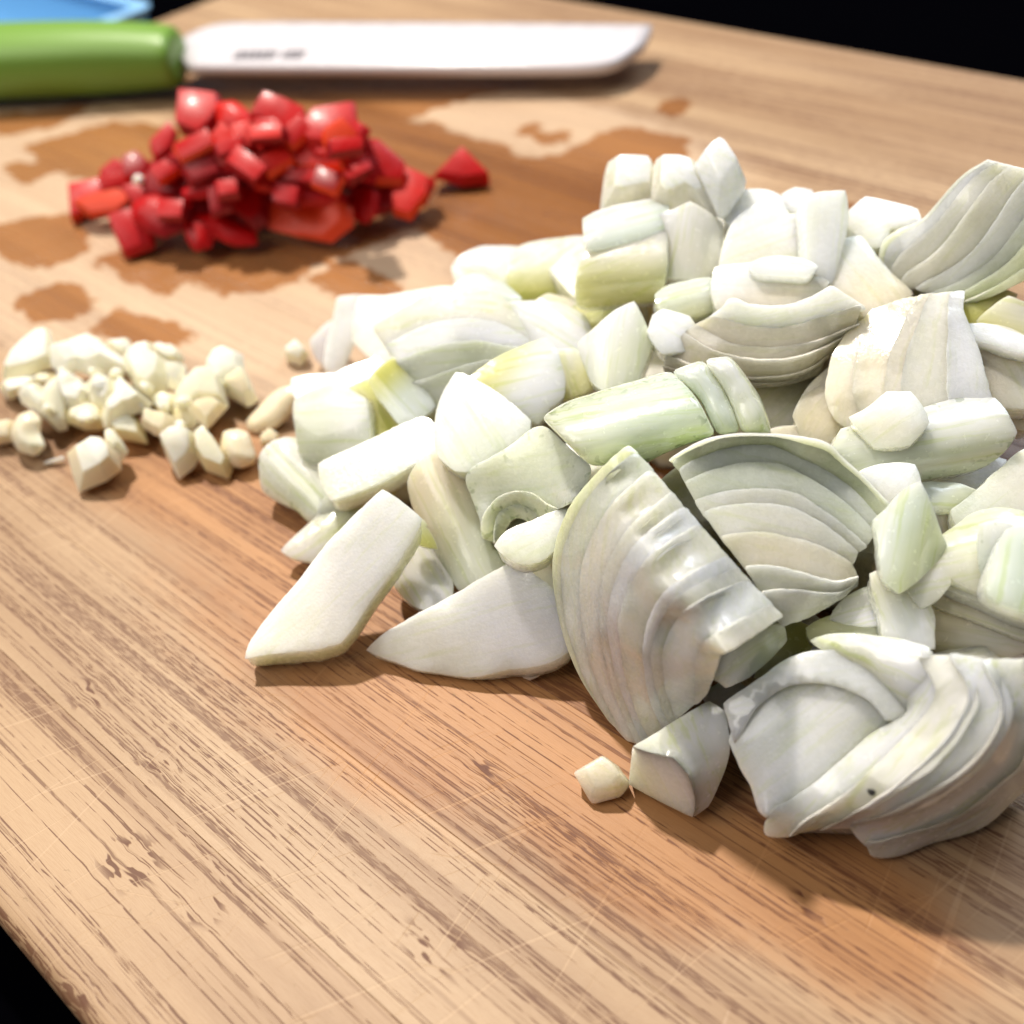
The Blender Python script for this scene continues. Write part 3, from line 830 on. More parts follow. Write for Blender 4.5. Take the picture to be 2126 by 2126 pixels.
O('pale bar lying across the green pieces at the left end of the heap', 'R3', [(492, 1070), (620, 1010), (800, 930), (960, 850), (1100, 798), (1145, 822), (1195, 905), (1195, 952), (1150, 988), (1000, 1058), (850, 1140), (700, 1204), (560, 1258), (530, 1210), (508, 1150)],
  13, (-.05, .45, .85), 5, ('w', 'p', (900, 950), (850, 1130)), name='onion_bar', rough=.1)
O('dark green shaded chunk right below the pale bar at the left end', 'R3', [(470, 1375), (545, 1255), (700, 1190), (870, 1115), (1000, 1062), (985, 1110), (935, 1185), (890, 1240), (790, 1300), (690, 1345), (560, 1368)], 7, (0, .9, .35), 6, ('p', 'Y', (520, 1330), (800, 1200)), SK, bulge=.6)
O('rounded white knob with dark veins, leftmost of the onion heap', 'R3', [(138, 1000), (170, 960), (235, 925), (350, 925), (385, 1005), (430, 1038), (515, 1060), (510, 1110), (535, 1200), (562, 1262), (540, 1330), (480, 1385), (430, 1395), (345, 1310), (240, 1265), (150, 1205), (136, 1100)], 5.5, (-.15, .65, .75), 7,
  ('w', 'p', (330, 960), (350, 1330)), SK, name='onion_stub', bulge=3, tick=1.8)
O('thin glossy yellowish flap lying on the board under the long white strip', 'R3', [(268, 1588), (330, 1530), (400, 1468), (500, 1378), (700, 1335), (680, 1420), (570, 1570), (485, 1636), (360, 1608)], 3.6, (.1, .5, .85), 1.8, ('g', 'e', (640, 1360), (350, 1590)), SK, name='onion_flap', bulge=.7)
O('pale green square at the left end standing on the knob', 'R3', [(335, 690), (450, 632), (560, 592), (650, 640), (735, 685), (755, 930), (690, 962), (500, 1012), (430, 1037), (378, 1003), (352, 850)], 13, (-.2, .75, .6), 5, ('p', 'w', (450, 850), (700, 760)), SK, name='onion_square', bulge=1.4)
O('yellow green translucent sheet behind the pale green square', 'R3', [(600, 640), (690, 605), (800, 548), (850, 580), (960, 720), (1000, 790), (850, 890), (740, 935), (720, 690)], 14.0, (0, .7, .7), 3, ('y', 'Y', (700, 700), (820, 880)), SK, name='onion_sheet', bulge=.6)
O('two tone square film, olive above and pale below, hanging under the creased glossy square', 'R3', [(795, 548), (915, 436), (1000, 540), (1157, 706), (1070, 760), (978, 804), (930, 740), (880, 680)], 16.5, (0, .65, .75), 2, ('Y', 'a', (860, 520), (1010, 680)), SK, name='onion_film', bulge=.4)
O('beige block behind the yellow green sheet', 'R3', [(565, 540), (605, 508), (740, 468), (820, 430), (855, 465), (835, 555), (690, 612), (610, 645), (560, 600)], 12.5, (0, .45, .85), 6, ('c', 'e', (800, 450), (620, 600)))
O('small lilac white chip behind the pale green square', 'R3', [(328, 556), (420, 540), (575, 530), (595, 580), (520, 630), (370, 690), (345, 640)], 8, (0, .5, .85), 5, 'l')
O('thin white crescent standing at the upper left rim of the heap', 'R3', [(600, 65), (650, 60), (712, 48), (706, 120), (702, 180), (662, 330), (622, 430), (572, 522), (525, 455), (545, 330), (585, 190)], 8, (.35, .75, .55), 3, ('W', 'W', (600, 65), (640, 430)), name='onion_crescent', bulge=.5)
O('shaded inner side, tinted lilac, of the thin white crescent at the upper left rim', 'R3', [(580, 185), (550, 330), (526, 460), (495, 440), (455, 385), (440, 322), (520, 240)], 4.6, (.1, .8, .55), 2.5, 'l', SK)  # lilac tint paints the shade on this side
O('shaded white slab under the left edge of the creased glossy square', 'R3', [(725, 55), (870, 62), (1080, 25), (1260, 5), (1300, 120), (820, 230), (905, 430), (840, 425), (760, 365), (690, 300), (700, 180)], 11.5, (-.2, .65, .75), 6, ('W', 'e', (800, 100), (800, 400)), bulge=1)  # the fade to beige below paints its shaded side
layered('onion_square', 'large glossy yellow white square with pale creases at the upper left of the heap', 'R3',
        [[(793, 232, 20), (900, 165, 21.5), (1110, 42, 23.5), (1260, 8, 24), (1450, 2, 24), (1590, 55, 23.5), (1690, 180, 22.5)],
         [(850, 320, 20.2), (960, 260, 21.8), (1130, 180, 23.2), (1290, 150, 23.8), (1450, 150, 23.8), (1600, 190, 23), (1740, 290, 22)],
         [(920, 430, 19.5), (1020, 390, 20.8), (1170, 330, 22), (1320, 300, 22.6), (1460, 300, 22.6), (1610, 330, 22), (1765, 352, 21.4)],
         [(1010, 560, 17.5), (1090, 540, 18.2), (1200, 500, 19), (1320, 460, 19.8), (1440, 430, 20.2), (1560, 420, 20.4), (1660, 415, 20.4)],
         [(1165, 735, 14.5), (1210, 715, 15), (1270, 690, 15.6), (1330, 650, 16.4), (1390, 610, 17), (1460, 545, 18), (1540, 480, 19)]],
        4, 5, steps=0.35, tints=['e', 'W', 'p', 'p'], top=SK, ts=[0, .3, .52, .76, 1.0], rough=.08)
O('ragged white flap on the far end of the creased glossy square', 'C4', [(1068, 1205), (1110, 1165), (1160, 1138), (1240, 1158), (1330, 1205), (1395, 1250), (1335, 1312), (1280, 1285), (1200, 1250), (1120, 1245)], 19.5, (.1, .4, .9), 4, ('W', 'a', (1150, 1150), (1330, 1280)), SK, name='onion_flap', bulge=1, rough=.25)
O('pointed white chunk standing upright left of the curled shell', 'R3', [(1310, 525), (1350, 545), (1392, 572), (1460, 602), (1560, 670), (1640, 732), (1725, 805), (1710, 900), (1640, 970), (1540, 1020), (1430, 1075), (1310, 1070), (1205, 985), (1200, 900), (1213, 750), (1245, 640)],
  21.5, (-.1, .6, .75), 12, ('W', 'p', (1400, 650), (1350, 1040)), name='onion_chunk', bulge=2.4, rough=.18)
O('two faced wedge with bright white right side, behind the pointed chunk', 'R3', [(1848, 318), (1890, 400), (1932, 590), (1925, 645), (1840, 700), (1835, 735), (1795, 795), (1735, 745), (1560, 650), (1460, 605), (1385, 568), (1480, 490), (1640, 400)], 20, (.1, .6, .75), 8, ('y', 'W', (1540, 480), (1760, 600)), SK, name='onion_wedge_piece', bulge=1.6)
O('white tile with one dark dot, above the two faced wedge', 'V', [(962, 574), (1010, 574), (1060, 579), (1100, 602), (1112, 640), (1092, 668), (1040, 664), (1005, 645), (985, 610)], 20, (.1, .4, .9), 5, ('W', 'W', (962, 574), (1092, 668)), SK, name='onion_tile', bulge=.8)
O('beige rounded scrap behind the white tile with the dot', 'R4', [(15, 625), (70, 597), (140, 610), (185, 645), (90, 652)], 19.5, (0, .5, .85), 6, 'c', SK, bulge=.8)
O('yellow green strip hidden behind the small veined square', 'R4', [(165, 650), (250, 600), (420, 592), (335, 680), (215, 770), (195, 705)], 19, (0, .5, .85), 6, ('y', 'g', (200, 700), (380, 610)), SK)
O('yellow chip under the small veined square', 'R4', [(85, 822), (165, 815), (222, 838), (265, 905), (205, 955), (118, 985), (108, 900)], 18, (0, .6, .75), 7, ('e', 'y', (120, 850), (220, 920)), SK, bulge=.8)
O('small curved square with one green vein, left of the cream fan', 'R4', [(203, 782), (250, 742), (330, 670), (402, 628), (432, 700), (462, 772), (412, 912), (310, 955), (272, 935), (230, 855)], 23, (-.1, .6, .75), 6, ('W', 'p', (280, 760), (400, 850)), SK, name='onion_square', cyl=((330, 860), (330, 690), 1.8))

# ---- back of the heap
O('long white piece lying at the far left edge of the heap', 'C4', [(1075, 1100), (1110, 1052), (1180, 1015), (1290, 1008), (1402, 1008), (1385, 1060), (1355, 1160), (1400, 1250), (1390, 1260), (1240, 1160), (1160, 1145), (1095, 1180)], 14, (0, .5, .85), 8, ('W', 'p', (1200, 1030), (1350, 1220)), SK, bulge=1.5)
O('long greenish piece lying right of the white one at the far left edge', 'C4', [(1400, 1012), (1480, 985), (1735, 955), (1720, 1060), (1720, 1210), (1640, 1265), (1480, 1295), (1395, 1265), (1352, 1160), (1375, 1060)], 16, (0, .6, .8), 8, ('w', 'Y', (1550, 1010), (1560, 1290)), SK, cyl=((1380, 1150), (1720, 1110), 2.2))
O('white lid with a green line on top of the yellow glossy petal', 'R4', [(224, 292), (275, 268), (390, 240), (500, 221), (525, 242), (522, 345), (370, 372), (234, 398)], 31, (0, .35, .9), 4, ('W', 'a', (300, 270), (400, 360)), SK, name='onion_tile', bulge=.8)
O('glossy yellow striped petal in the back left, under the white lid', 'R4', [(235, 392), (370, 364), (520, 340), (515, 480), (500, 592), (420, 595), (300, 607), (193, 618), (203, 500)], 26, (-.1, .75, .6), 8, ('e', 'y', (370, 400), (360, 600)), SK, name='onion_petal', cyl=((210, 500), (500, 470), 3.0))
O('bright white square right of the yellow striped petal', 'R4', [(508, 290), (570, 270), (630, 238), (690, 278), (738, 312), (738, 480), (690, 502), (505, 500)], 29, (.1, .7, .65), 8, ('W', 'e', (640, 260), (600, 480)), SK, name='onion_square', bulge=1.6)
O('plump pale petal right below the bright white square', 'R4', [(506, 592), (540, 568), (610, 552), (702, 535), (745, 590), (725, 632), (640, 655), (530, 660)], 25.5, (.1, .6, .75), 7, ('a', 'p', (600, 560), (620, 650)), SK, name='onion_petal', bulge=2.2)
O('leftmost white cube on the far rim of the heap', 'R4', [(282, 250), (297, 130), (312, 75), (390, 78), (472, 86), (492, 115), (482, 235), (400, 250), (330, 262)], 30.5, (-.05, .6, .75), 9, ('W', 'e', (380, 80), (380, 250)), name='onion_cube', roof=(1.0, 1.6), rough=.06, res=1.2)
O('middle white cube on the far rim of the heap', 'R4', [(480, 235), (492, 105), (502, 65), (600, 64), (660, 86), (745, 270), (700, 282), (640, 240), (570, 268), (520, 285)], 32.5, (-.05, .6, .75), 10, ('W', 'e', (560, 80), (560, 260)), name='onion_cube', roof=(1.0, 1.6), rough=.06, res=1.2)
O('tilted white cube at the very top of the far rim', 'R4', [(652, 88), (690, 48), (740, 14), (772, 40), (838, 140), (832, 172), (775, 262), (742, 280), (695, 180)], 35, (.05, .6, .75), 10, ('W', 'W', (700, 80), (760, 250)), name='onion_cube', roof=(0.9, 2.0), rough=.06, res=1.2)
O('small white block right of the tilted cube on the far rim', 'R4', [(825, 188), (915, 188), (962, 205), (1000, 290), (930, 320), (815, 320), (770, 280)], 31, (0, .5, .8), 9, ('W', 'W', (850, 200), (900, 300)), name='onion_cube', bulge=1.2)
O('grey white sliver peeping over the notched block on the far rim', 'R4', [(1000, 200), (1040, 178), (1095, 190), (1110, 220), (1060, 250), (1010, 245)], 31, (0, .5, .8), 4, 'l')
O('bright tall plate with a square corner at the far rim', 'R4', [(1098, 212), (1224, 193), (1228, 290), (1205, 400), (1172, 532), (1100, 470), (1102, 330)], 31, (.25, .75, .6), 6, ('W', 'W', (1150, 220), (1150, 500)), name='onion_plate', bulge=.7)
O('notched white block in the middle of the far rim', 'R4', [(815, 305), (950, 210), (1000, 285), (1110, 300), (1105, 460), (960, 440), (870, 482), (755, 485), (775, 400)], 29.5, (0, .65, .75), 9, ('W', 'e', (950, 290), (900, 470)), name='onion_block', bulge=1.6)
O('thin bright white tongue below the notched block', 'R4', [(868, 470), (930, 450), (1040, 452), (1110, 475), (1085, 500), (990, 492), (900, 492)], 29.5, (0, .3, .95), 3, 'W', SK)
O('lilac white chunk on the far rim left of the layered back wedge', 'R4', [(1238, 290), (1320, 219), (1410, 236), (1502, 262), (1518, 292), (1400, 310), (1365, 385), (1270, 380)], 29, (.05, .5, .8), 8, ('l', 'e', (1330, 240), (1300, 370)), name='onion_chunk', bulge=1.4)
O('small white chip between the square plate and the lilac white chunk', 'R4', [(1205, 300), (1250, 290), (1262, 350), (1240, 372), (1200, 372)], 27, (0, .6, .75), 5, 'w')
layered('onion_wedge', 'tall layered onion quarter standing at the far right with slanting ribs', 'R4',
        [[(1790, 58, 41), (1690, 120, 38), (1610, 205, 35), (1530, 295, 32), (1440, 330, 30.5), (1375, 380, 29), (1365, 450, 27), (1385, 540, 24)],
         [(1860, 75, 42), (1770, 140, 39), (1690, 240, 36), (1610, 350, 32), (1530, 430, 29), (1440, 500, 26), (1430, 560, 24)],
         [(1990, 110, 42), (1920, 200, 39), (1850, 310, 35), (1770, 420, 31), (1680, 490, 28), (1560, 550, 25.5), (1520, 570, 24.5)],
         [(2090, 190, 41), (2030, 300, 37), (1960, 390, 34), (1870, 480, 30), (1780, 540, 27.5), (1690, 590, 25.5), (1620, 610, 24.5)],
         [(2120, 390, 36), (2060, 450, 34), (1980, 510, 31), (1900, 550, 29), (1830, 585, 27), (1760, 610, 25.5), (1690, 630, 24.5)]],
        8, 18, steps=0.5, tints=['p', 'w', 'e', 'e', 'w', 'p', 'g', 'g'], rough=.06)
# the cream fan
layered('onion_fan', 'cream onion fan of nested curved layers in the middle of the heap', 'R4',
        [[(745, 640, 29), (785, 597, 30.5), (870, 622, 30), (960, 630, 30), (1070, 606, 30.5), (1182, 546, 33)],
         [(690, 680, 27.5), (740, 705, 27), (840, 740, 26.5), (980, 748, 26.5), (1130, 712, 27.5), (1328, 648, 29.5)],
         [(600, 730, 25.5), (680, 790, 25), (800, 830, 24.5), (950, 845, 24.5), (1090, 820, 25), (1240, 745, 26)],
         [(520, 850, 22), (620, 880, 22), (760, 915, 21.5), (900, 925, 21.5), (1050, 910, 22), (1160, 840, 23)],
         [(530, 900, 20), (640, 915, 20), (760, 940, 19.5), (880, 952, 19.5), (1030, 938, 20), (1140, 895, 21)]],
        6, 14, steps=0.4, tints=['W', 'c', 'c', 'c', 'd', 'c'], rough=.14, lead=.7)
O('ragged glistening crumbs at the left end of the cream fan', 'R4', [(478, 715), (492, 680), (530, 665), (560, 680), (620, 690), (640, 720), (600, 780), (530, 800), (500, 770)], 25.5, (-.1, .7, .7), 6, 'W', bulge=1, rough=.4)
O('inner cream ring slice lying behind the cream fan', 'R4', [(735, 490), (870, 480), (1000, 485), (1100, 522), (1155, 545), (1080, 610), (980, 640), (890, 635), (785, 610), (740, 640), (730, 560)], 27, (0, .6, .8), 8, ('W', 'c', (900, 490), (950, 620)), name='onion_slice', bulge=1.2)
O('pale slanting slab between the cream fan and the layered back wedge', 'R4', [(1150, 545), (1180, 470), (1230, 380), (1290, 370), (1390, 500), (1480, 580), (1460, 610), (1380, 640), (1320, 660), (1250, 590)], 26, (.05, .55, .8), 9, ('w', 'c', (1280, 400), (1350, 620)), name='onion_slab', bulge=1)
layered('onion_slab', 'broad cream slab with bright white right edge, right of the cream fan', 'R4',
        [[(1345, 640, 28.5), (1240, 735, 26.5), (1180, 830, 25), (1152, 960, 22.5), (1180, 1060, 20.5), (1245, 1115, 19.5)],
         [(1480, 592, 30), (1400, 700, 28.5), (1340, 830, 26.5), (1325, 950, 24), (1345, 1060, 21.5)],
         [(1600, 580, 31), (1575, 700, 29.5), (1540, 850, 27.2), (1530, 950, 25.5), (1535, 1025, 23.8)],
         [(1702, 568, 31.5), (1700, 650, 30.5), (1745, 770, 28.5), (1792, 925, 26), (1815, 1028, 24)]],
        5, 10, steps=0.3, tints=['c', 'c', 'c', 'e', 'W'], rough=.12, lead=.3)
O('serrated cream block at the lower left of the broad cream slab', 'R4', [(1060, 1050), (1075, 1000), (1120, 940), (1190, 880), (1240, 960), (1258, 1030), (1200, 1060), (1170, 1120), (1060, 1125), (1045, 1100)], 19, (-.1, .7, .65), 8, ('c', 'd', (1130, 960), (1150, 1100)), name='onion_block', bulge=1.6, rough=.35)
O('shaded cream block under the cream fan beside the dark gap', 'R6', [(425, 120), (560, 130), (720, 120), (690, 240), (600, 262), (535, 258), (470, 170)], 16, (0, .8, .5), 8, 'd', name='onion_block')
O('cream floor slab below the dark gap', 'R6', [(550, 385), (690, 378), (800, 420), (870, 450), (850, 470), (700, 430), (560, 420)], 17, (0, .4, .9), 8, 'c')
O('fan shaped cream piece beside the white cap of the specked slab', 'R6', [(690, 300), (740, 210), (840, 130), (960, 170), (980, 290), (930, 340), (880, 370), (850, 450), (720, 400)], 19, (-.1, .65, .75), 9, ('c', 'd', (840, 180), (800, 420)), bulge=1.2, rough=.3)
O('white capped chunk sitting on the left end of the specked slab', 'R6', [(998, 318), (1060, 298), (1125, 250), (1190, 199), (1245, 205), (1290, 185), (1340, 250), (1368, 330), (1290, 440), (1120, 448)], 26.5, (-.05, .6, .75), 9, ('W', 'e', (1230, 210), (1180, 420)), name='onion_chunk', bulge=1.6, rough=.16)
O('long specked slab with angled right end, below the broad cream slab', 'R6', [(938, 395), (1010, 380), (1120, 440), (1290, 430), (1350, 300), (1500, 250), (1760, 228), (1872, 388), (1740, 532), (1500, 602), (1310, 628), (1130, 605), (1050, 615), (900, 500)], 22, (.05, .7, .65), 13, ('w', 'p', (1500, 280), (1500, 600)), SK, name='onion_slab', cyl=((950, 480), (1800, 330), 2.8), tick=1.2)
# ---- right side
O('pinkish ribbed slab at the right picture edge beside the broad cream slab', 'R4', [(1700, 718), (1850, 728), (1990, 800), (1990, 1015), (1815, 1005), (1785, 900), (1745, 780)], 24, (.1, .65, .7), 10, ('c', 'e', (1750, 800), (1950, 850)), name='onion_slab', bulge=2)
O('thin white strip on top of the pinkish ribbed slab', 'R4', [(1705, 711), (1780, 714), (1880, 745), (1990, 790), (1960, 805), (1800, 762), (1725, 742)], 27, (0, .4, .9), 2.5, 'W', name='onion_strip')
O('white triangular flake above the pinkish ribbed slab', 'R4', [(1768, 692), (1820, 650), (1872, 612), (1990, 660), (1990, 760), (1880, 742), (1800, 716)], 26, (0, .6, .75), 4, ('e', 'y', (1880, 640), (1850, 730)), SK)
O('yellow green curl left of the white triangular flake', 'R4', [(1696, 620), (1750, 640), (1850, 578), (1892, 590), (1850, 645), (1775, 702), (1700, 712)], 24, (0, .6, .75), 5, ('y', 'Y', (1850, 600), (1720, 690)), SK, bulge=.8)
O('rosy chunk below the pinkish ribbed slab at the right edge', 'R4', [(1805, 1005), (1990, 1010), (1990, 1110), (1880, 1085)], 17, (.1, .7, .6), 8, 'c')
O('grey white cut slab lying under the specked slab near the right edge', 'R6', [(1330, 640), (1500, 592), (1730, 543), (1812, 548), (1800, 625), (1740, 700), (1640, 742), (1500, 735), (1355, 695)], 15.5, (0, .45, .9), 7, ('w', 'w', (1400, 650), (1700, 600)), name='onion_slab', rough=.12)
O('wide pale chunk at the right picture edge below the wooden gap', 'R6', [(1660, 770), (1740, 695), (1820, 620), (1900, 545), (2050, 480), (2050, 890), (1850, 860), (1700, 880), (1610, 930), (1580, 880), (1560, 845)], 18.5, (.1, .6, .75), 10, ('e', 'p', (1850, 600), (1650, 850)), name='onion_chunk', bulge=2, rough=.2)
O('green white torn flap above the small round nub', 'R6', [(1365, 690), (1480, 698), (1600, 712), (1690, 735), (1610, 772), (1500, 812), (1395, 800)], 18.5, (0, .45, .85), 2.5, ('a', 'g', (1450, 710), (1550, 790)), SK, name='onion_flap', rough=.3, bulge=.5)
O('small round cream nub deep in the gap near the right edge', 'R6', [(1395, 800), (1470, 798), (1525, 830), (1552, 900), (1530, 968), (1468, 985), (1420, 900)], 15.5, (.1, .8, .5), 7, ('c', 'd', (1430, 830), (1500, 960)), SK, name='onion_nub', bulge=2)
O('white block wedged behind the rim of the second wedge', 'R6', [(1035, 622), (1120, 600), (1312, 590), (1335, 660), (1332, 702), (1280, 765), (1205, 845), (1100, 700)], 23, (.05, .55, .8), 7, ('W', 'e', (1200, 620), (1200, 780)), name='onion_block', bulge=1)
O('translucent green white film draped beside the second wedge', 'R6', [(1138, 892), (1200, 842), (1300, 722), (1342, 690), (1372, 765), (1420, 900), (1462, 1012), (1442, 1062), (1350, 1160), (1302, 1210), (1240, 1250), (1188, 1200), (1165, 1100), (1168, 1010)], 24.0, (.1, .65, .7), 2.5, ('a', 'g', (1230, 900), (1400, 1020)), SK, name='onion_film', cyl=((1200, 1180), (1330, 740), 1.8))
O('glossy crumpled strip below the translucent film', 'R6', [(1100, 1200), (1190, 1180), (1300, 1195), (1325, 1255), (1372, 1350), (1395, 1440), (1402, 1500), (1420, 1565), (1300, 1562), (1180, 1505), (1172, 1420), (1130, 1300)], 19, (0, .6, .75), 4, ('e', 'W', (1200, 1220), (1320, 1480)), SK, name='onion_strip', warp=.9, bulge=.8, rough=.3)
O('thin pointed flake left of the glossy crumpled strip', 'R6', [(878, 1405), (930, 1350), (1010, 1300), (1105, 1250), (1150, 1330), (1185, 1425), (1090, 1428), (990, 1420)], 17.5, (0, .4, .9), 2, ('e', 'W', (1000, 1320), (1100, 1410)), SK, name='onion_flake', warp=.5)
O('large pale yellow petal curving down from the right edge', 'R6', [(1300, 1205), (1400, 1100), (1462, 1010), (1560, 950), (1660, 870), (1760, 846), (1900, 848), (2050, 900), (2050, 1380), (1830, 1320), (1700, 1250), (1520, 1160), (1500, 1205), (1380, 1342), (1325, 1250)], 20.5, (.05, .55, .8), 6, ('p', 'e', (1850, 870), (1450, 1250)), SK, name='onion_petal', bulge=2.6)
O('small white triangular facet on the pale yellow petal at the right edge', 'R6', [(1718, 920), (1790, 915), (1862, 930), (1820, 1040), (1782, 1155), (1722, 1190)], 25, (-.2, .7, .6), 2.5, ('W', 'a', (1780, 930), (1750, 1160)), SK, name='onion_flake', tick=.8)
O('bright bluish white tile at the right edge in front of the pale yellow petal', 'R6', [(1862, 955), (1932, 935), (2050, 980), (2050, 1400), (1900, 1330), (1760, 1270), (1790, 1160)], 25, (.1, .55, .8), 4, 'a', SK, name='onion_tile', bulge=1)
O('long pale plank at the right edge, upper of two', 'R6', [(1490, 1228), (1520, 1142), (1600, 1150), (1700, 1200), (1850, 1265), (2050, 1350), (2050, 1440), (1850, 1365), (1690, 1292)], 19.5, (0, .45, .9), 4, ('e', 'w', (1550, 1160), (1900, 1350)), SK, name='onion_plank')
O('long pale plank at the right edge, lower of two', 'R6', [(1438, 1325), (1470, 1270), (1500, 1245), (1700, 1305), (1850, 1365), (2050, 1440), (2050, 1540), (1860, 1470), (1680, 1400)], 17, (0, .6, .8), 5, ('d', 'e', (1550, 1280), (1900, 1450)), SK, name='onion_plank')
O('broad shaded slab under the two planks at the right edge', 'R6', [(1400, 1360), (1445, 1325), (1690, 1400), (1850, 1465), (2050, 1540), (1900, 1580), (1740, 1640), (1560, 1600), (1420, 1560)], 14.5, (0, .7, .65), 7, ('d', 'e', (1500, 1380), (1750, 1600)), SK, name='onion_slab', bulge=.8)
O('thin yellow ring end above the largest onion wedge', 'R6', [(748, 1490), (820, 1455), (900, 1430), (1030, 1432), (1160, 1445), (1185, 1500), (1060, 1495), (940, 1510), (830, 1535), (770, 1520)], 16, (0, .5, .85), 3, ('y', 'g', (800, 1480), (1100, 1460)), SK, name='onion_ring_end', bulge=.6)
O('olive yellow stub in the crevice between the front wedge and the largest wedge', 'R6', [(600, 1480), (680, 1460), (760, 1500), (740, 1570), (690, 1640), (600, 1700), (460, 1730), (540, 1620)], 12, (.2, .7, .6), 6, ('Y', 'y', (650, 1500), (560, 1680)), SK)
# ---- largest wedge, front right
BW = empty('onion_quarter', Vector(at('R7', 1500, 700, 0) * MM) + Vector((0, 0, ZB * MM)))
tag(BW, 'largest onion quarter in the front right corner with a notched end and black speck', 'onion piece', OG)
def B(F, pts, h, n, th, tint, top='onion_cut', **kw):
    kw.setdefault('grow', 0.3); kw.setdefault('crease', 0.7)
    return piece(kw.pop('name', 'layer'), None, None, None, F, pts, h, n, th, top, kw.pop('side', 'onion_cut'), tint, ext=kw.pop('ext', 'v'), parent=BW, **kw)
def hs(pts, k=.70): return [(x, y, h * k) for x, y, h in pts]
CREASE = [(1410, 1102, 1.8), (1440, 1010, 7), (1475, 890, 12), (1500, 775, 16), (1620, 718, 18.5), (1780, 692, 20.5), (1932, 682, 22), (2030, 682, 22)]
B('R7', hs([(1100, 250, 25.5), (1160, 228, 27), (1240, 225, 28), (1400, 238, 29), (1560, 278, 30), (1620, 420, 27), (1490, 525, 21.5), (1400, 420, 24.5), (1300, 330, 26), (1170, 285, 26)]), 0, None, 6, ('p', 'W', (1150, 240), (1500, 350)), SK, rough=.12, bulge=.8, name='outer_layer', side_tint='W')
layered('x', None, 'R7',
        [hs([(1400, 420, 24.7), (1485, 515, 22.2), (1430, 552, 21), (1330, 610, 19.5), (1230, 695, 17.5), (1110, 800, 15), (1010, 870, 13), (930, 920, 11), (912, 1005, 7.2)]),
         hs([(1550, 278, 30.2), (1630, 440, 28.5), (1540, 600, 25), (1410, 730, 21.5), (1270, 850, 17.5), (1130, 945, 12), (1030, 1018, 6.5)]),
         hs([(1760, 320, 31.5), (1850, 500, 30), (1750, 690, 25.5), (1600, 820, 21), (1440, 905, 16), (1320, 945, 11.5), (1240, 962, 9)]),
         hs([(2030, 300, 31.5), (2070, 560, 24), (2030, 770, 12), (1932, 830, 9), (1785, 972, 3.4), (1560, 1045, 2), (1410, 1102, 1.8), (1335, 1092, 2.4)])],
        5, 6, steps=0.3, tints=['w', 'e', 'W', 'w', 'e'], top=SK, ts=[0, .26, .47, .66, .84, 1.0], rough=.16, lead=.3, root=BW, part='outer_layer')
B('R7', [(765, 500, 13.5), (800, 470, 14), (850, 440, 14.8), (920, 385, 16), (1000, 330, 17), (1150, 285, 18.2), (1300, 322, 18), (1400, 410, 17), (1490, 512, 15.2), (1440, 560, 14.4), (1390, 545, 15.2), (1340, 470, 16.5), (1240, 425, 16.8), (1070, 400, 16.4), (950, 435, 15.4), (865, 515, 14), (805, 640, 11.5)],
  0, None, 8, ('W', 'w', (820, 500), (1200, 320)), rough=.2)
B('R7', [(860, 515, 13), (945, 438, 14.5), (1070, 402, 15.5), (1240, 427, 16), (1335, 470, 15.8), (1400, 560, 14.2), (1330, 605, 13), (1230, 690, 11.6), (1100, 795, 9.8), (1000, 868, 8.4), (925, 925, 7.2), (905, 915, 7), (865, 800, 8.5), (815, 715, 10), (782, 640, 11), (800, 590, 12)],
  0, None, 7, ('w', 'W', (1200, 450), (930, 900)), rough=.3, bulge=.7, warp=.25)
B('R7', [(1040, 1015), (1080, 975), (1180, 945), (1260, 960), (1300, 1010), (1318, 1060), (1230, 1018), (1120, 1010)], 1.2, (-.1, .97, -.3), 3, 'd', SK, name='hollow', grow=.6)  # inner face of the notch, tinted darker for the shade in it
from mathutils.bvhtree import BVHTree
hits = []
for c_ in BW.children:
    if c_.name.startswith('outer_layer'):
        bv = BVHTree.FromPolygons([v.co.copy() for v in c_.data.vertices], [tuple(p.vertices) for p in c_.data.polygons])
        r_ = bv.ray_cast(Vector(CAM * MM) + Vector((0, 0, ZB * MM)), Vector(ray('R7', 1338, 839)).normalized())
        if r_[0] is not None: hits.append((r_[3], r_[0]))
hit = min(hits)[1]
hp = np.array(hit) / MM - np.array([0, 0, ZB]); vw_ = (CAM - hp) / np.linalg.norm(CAM - hp)
s1 = np.cross(vw_, U_); s1 /= np.linalg.norm(s1); s2 = np.cross(s1, vw_)
sp = solid('speck', [hp + vw_ * .15 + s1 * a_ + s2 * b_ for a_, b_ in ((-.42, -.1), (-.1, -.4), (.25, -.3), (.6, .18), (.35, .3), (0, .42), (-.35, .28))], -vw_ * .5, ('speck', 'speck'), parent=BW, res=.3, rough=.02)
STB = empty('onion_stub', Vector(at('R7', 580, 780, 0) * MM) + Vector((0, 0, ZB * MM)))
tag(STB, 'smooth two faced stub under the foot of the front wedge', 'onion piece', OG)
piece('cut_face', None, None, None, 'R7', [(398, 660, 9), (500, 690, 9.5), (560, 700, 10), (620, 770, 8.5), (648, 860, 5), (640, 938, 1.5), (570, 905, 1.5), (500, 870, 1.5), (385, 808, 2), (393, 735, 5.5)], 0, None, 6, 'onion_cut', 'onion_cut', ('p', 'w', (450, 800), (620, 800)), ext='v', parent=STB, crease=.85, rough=.05)
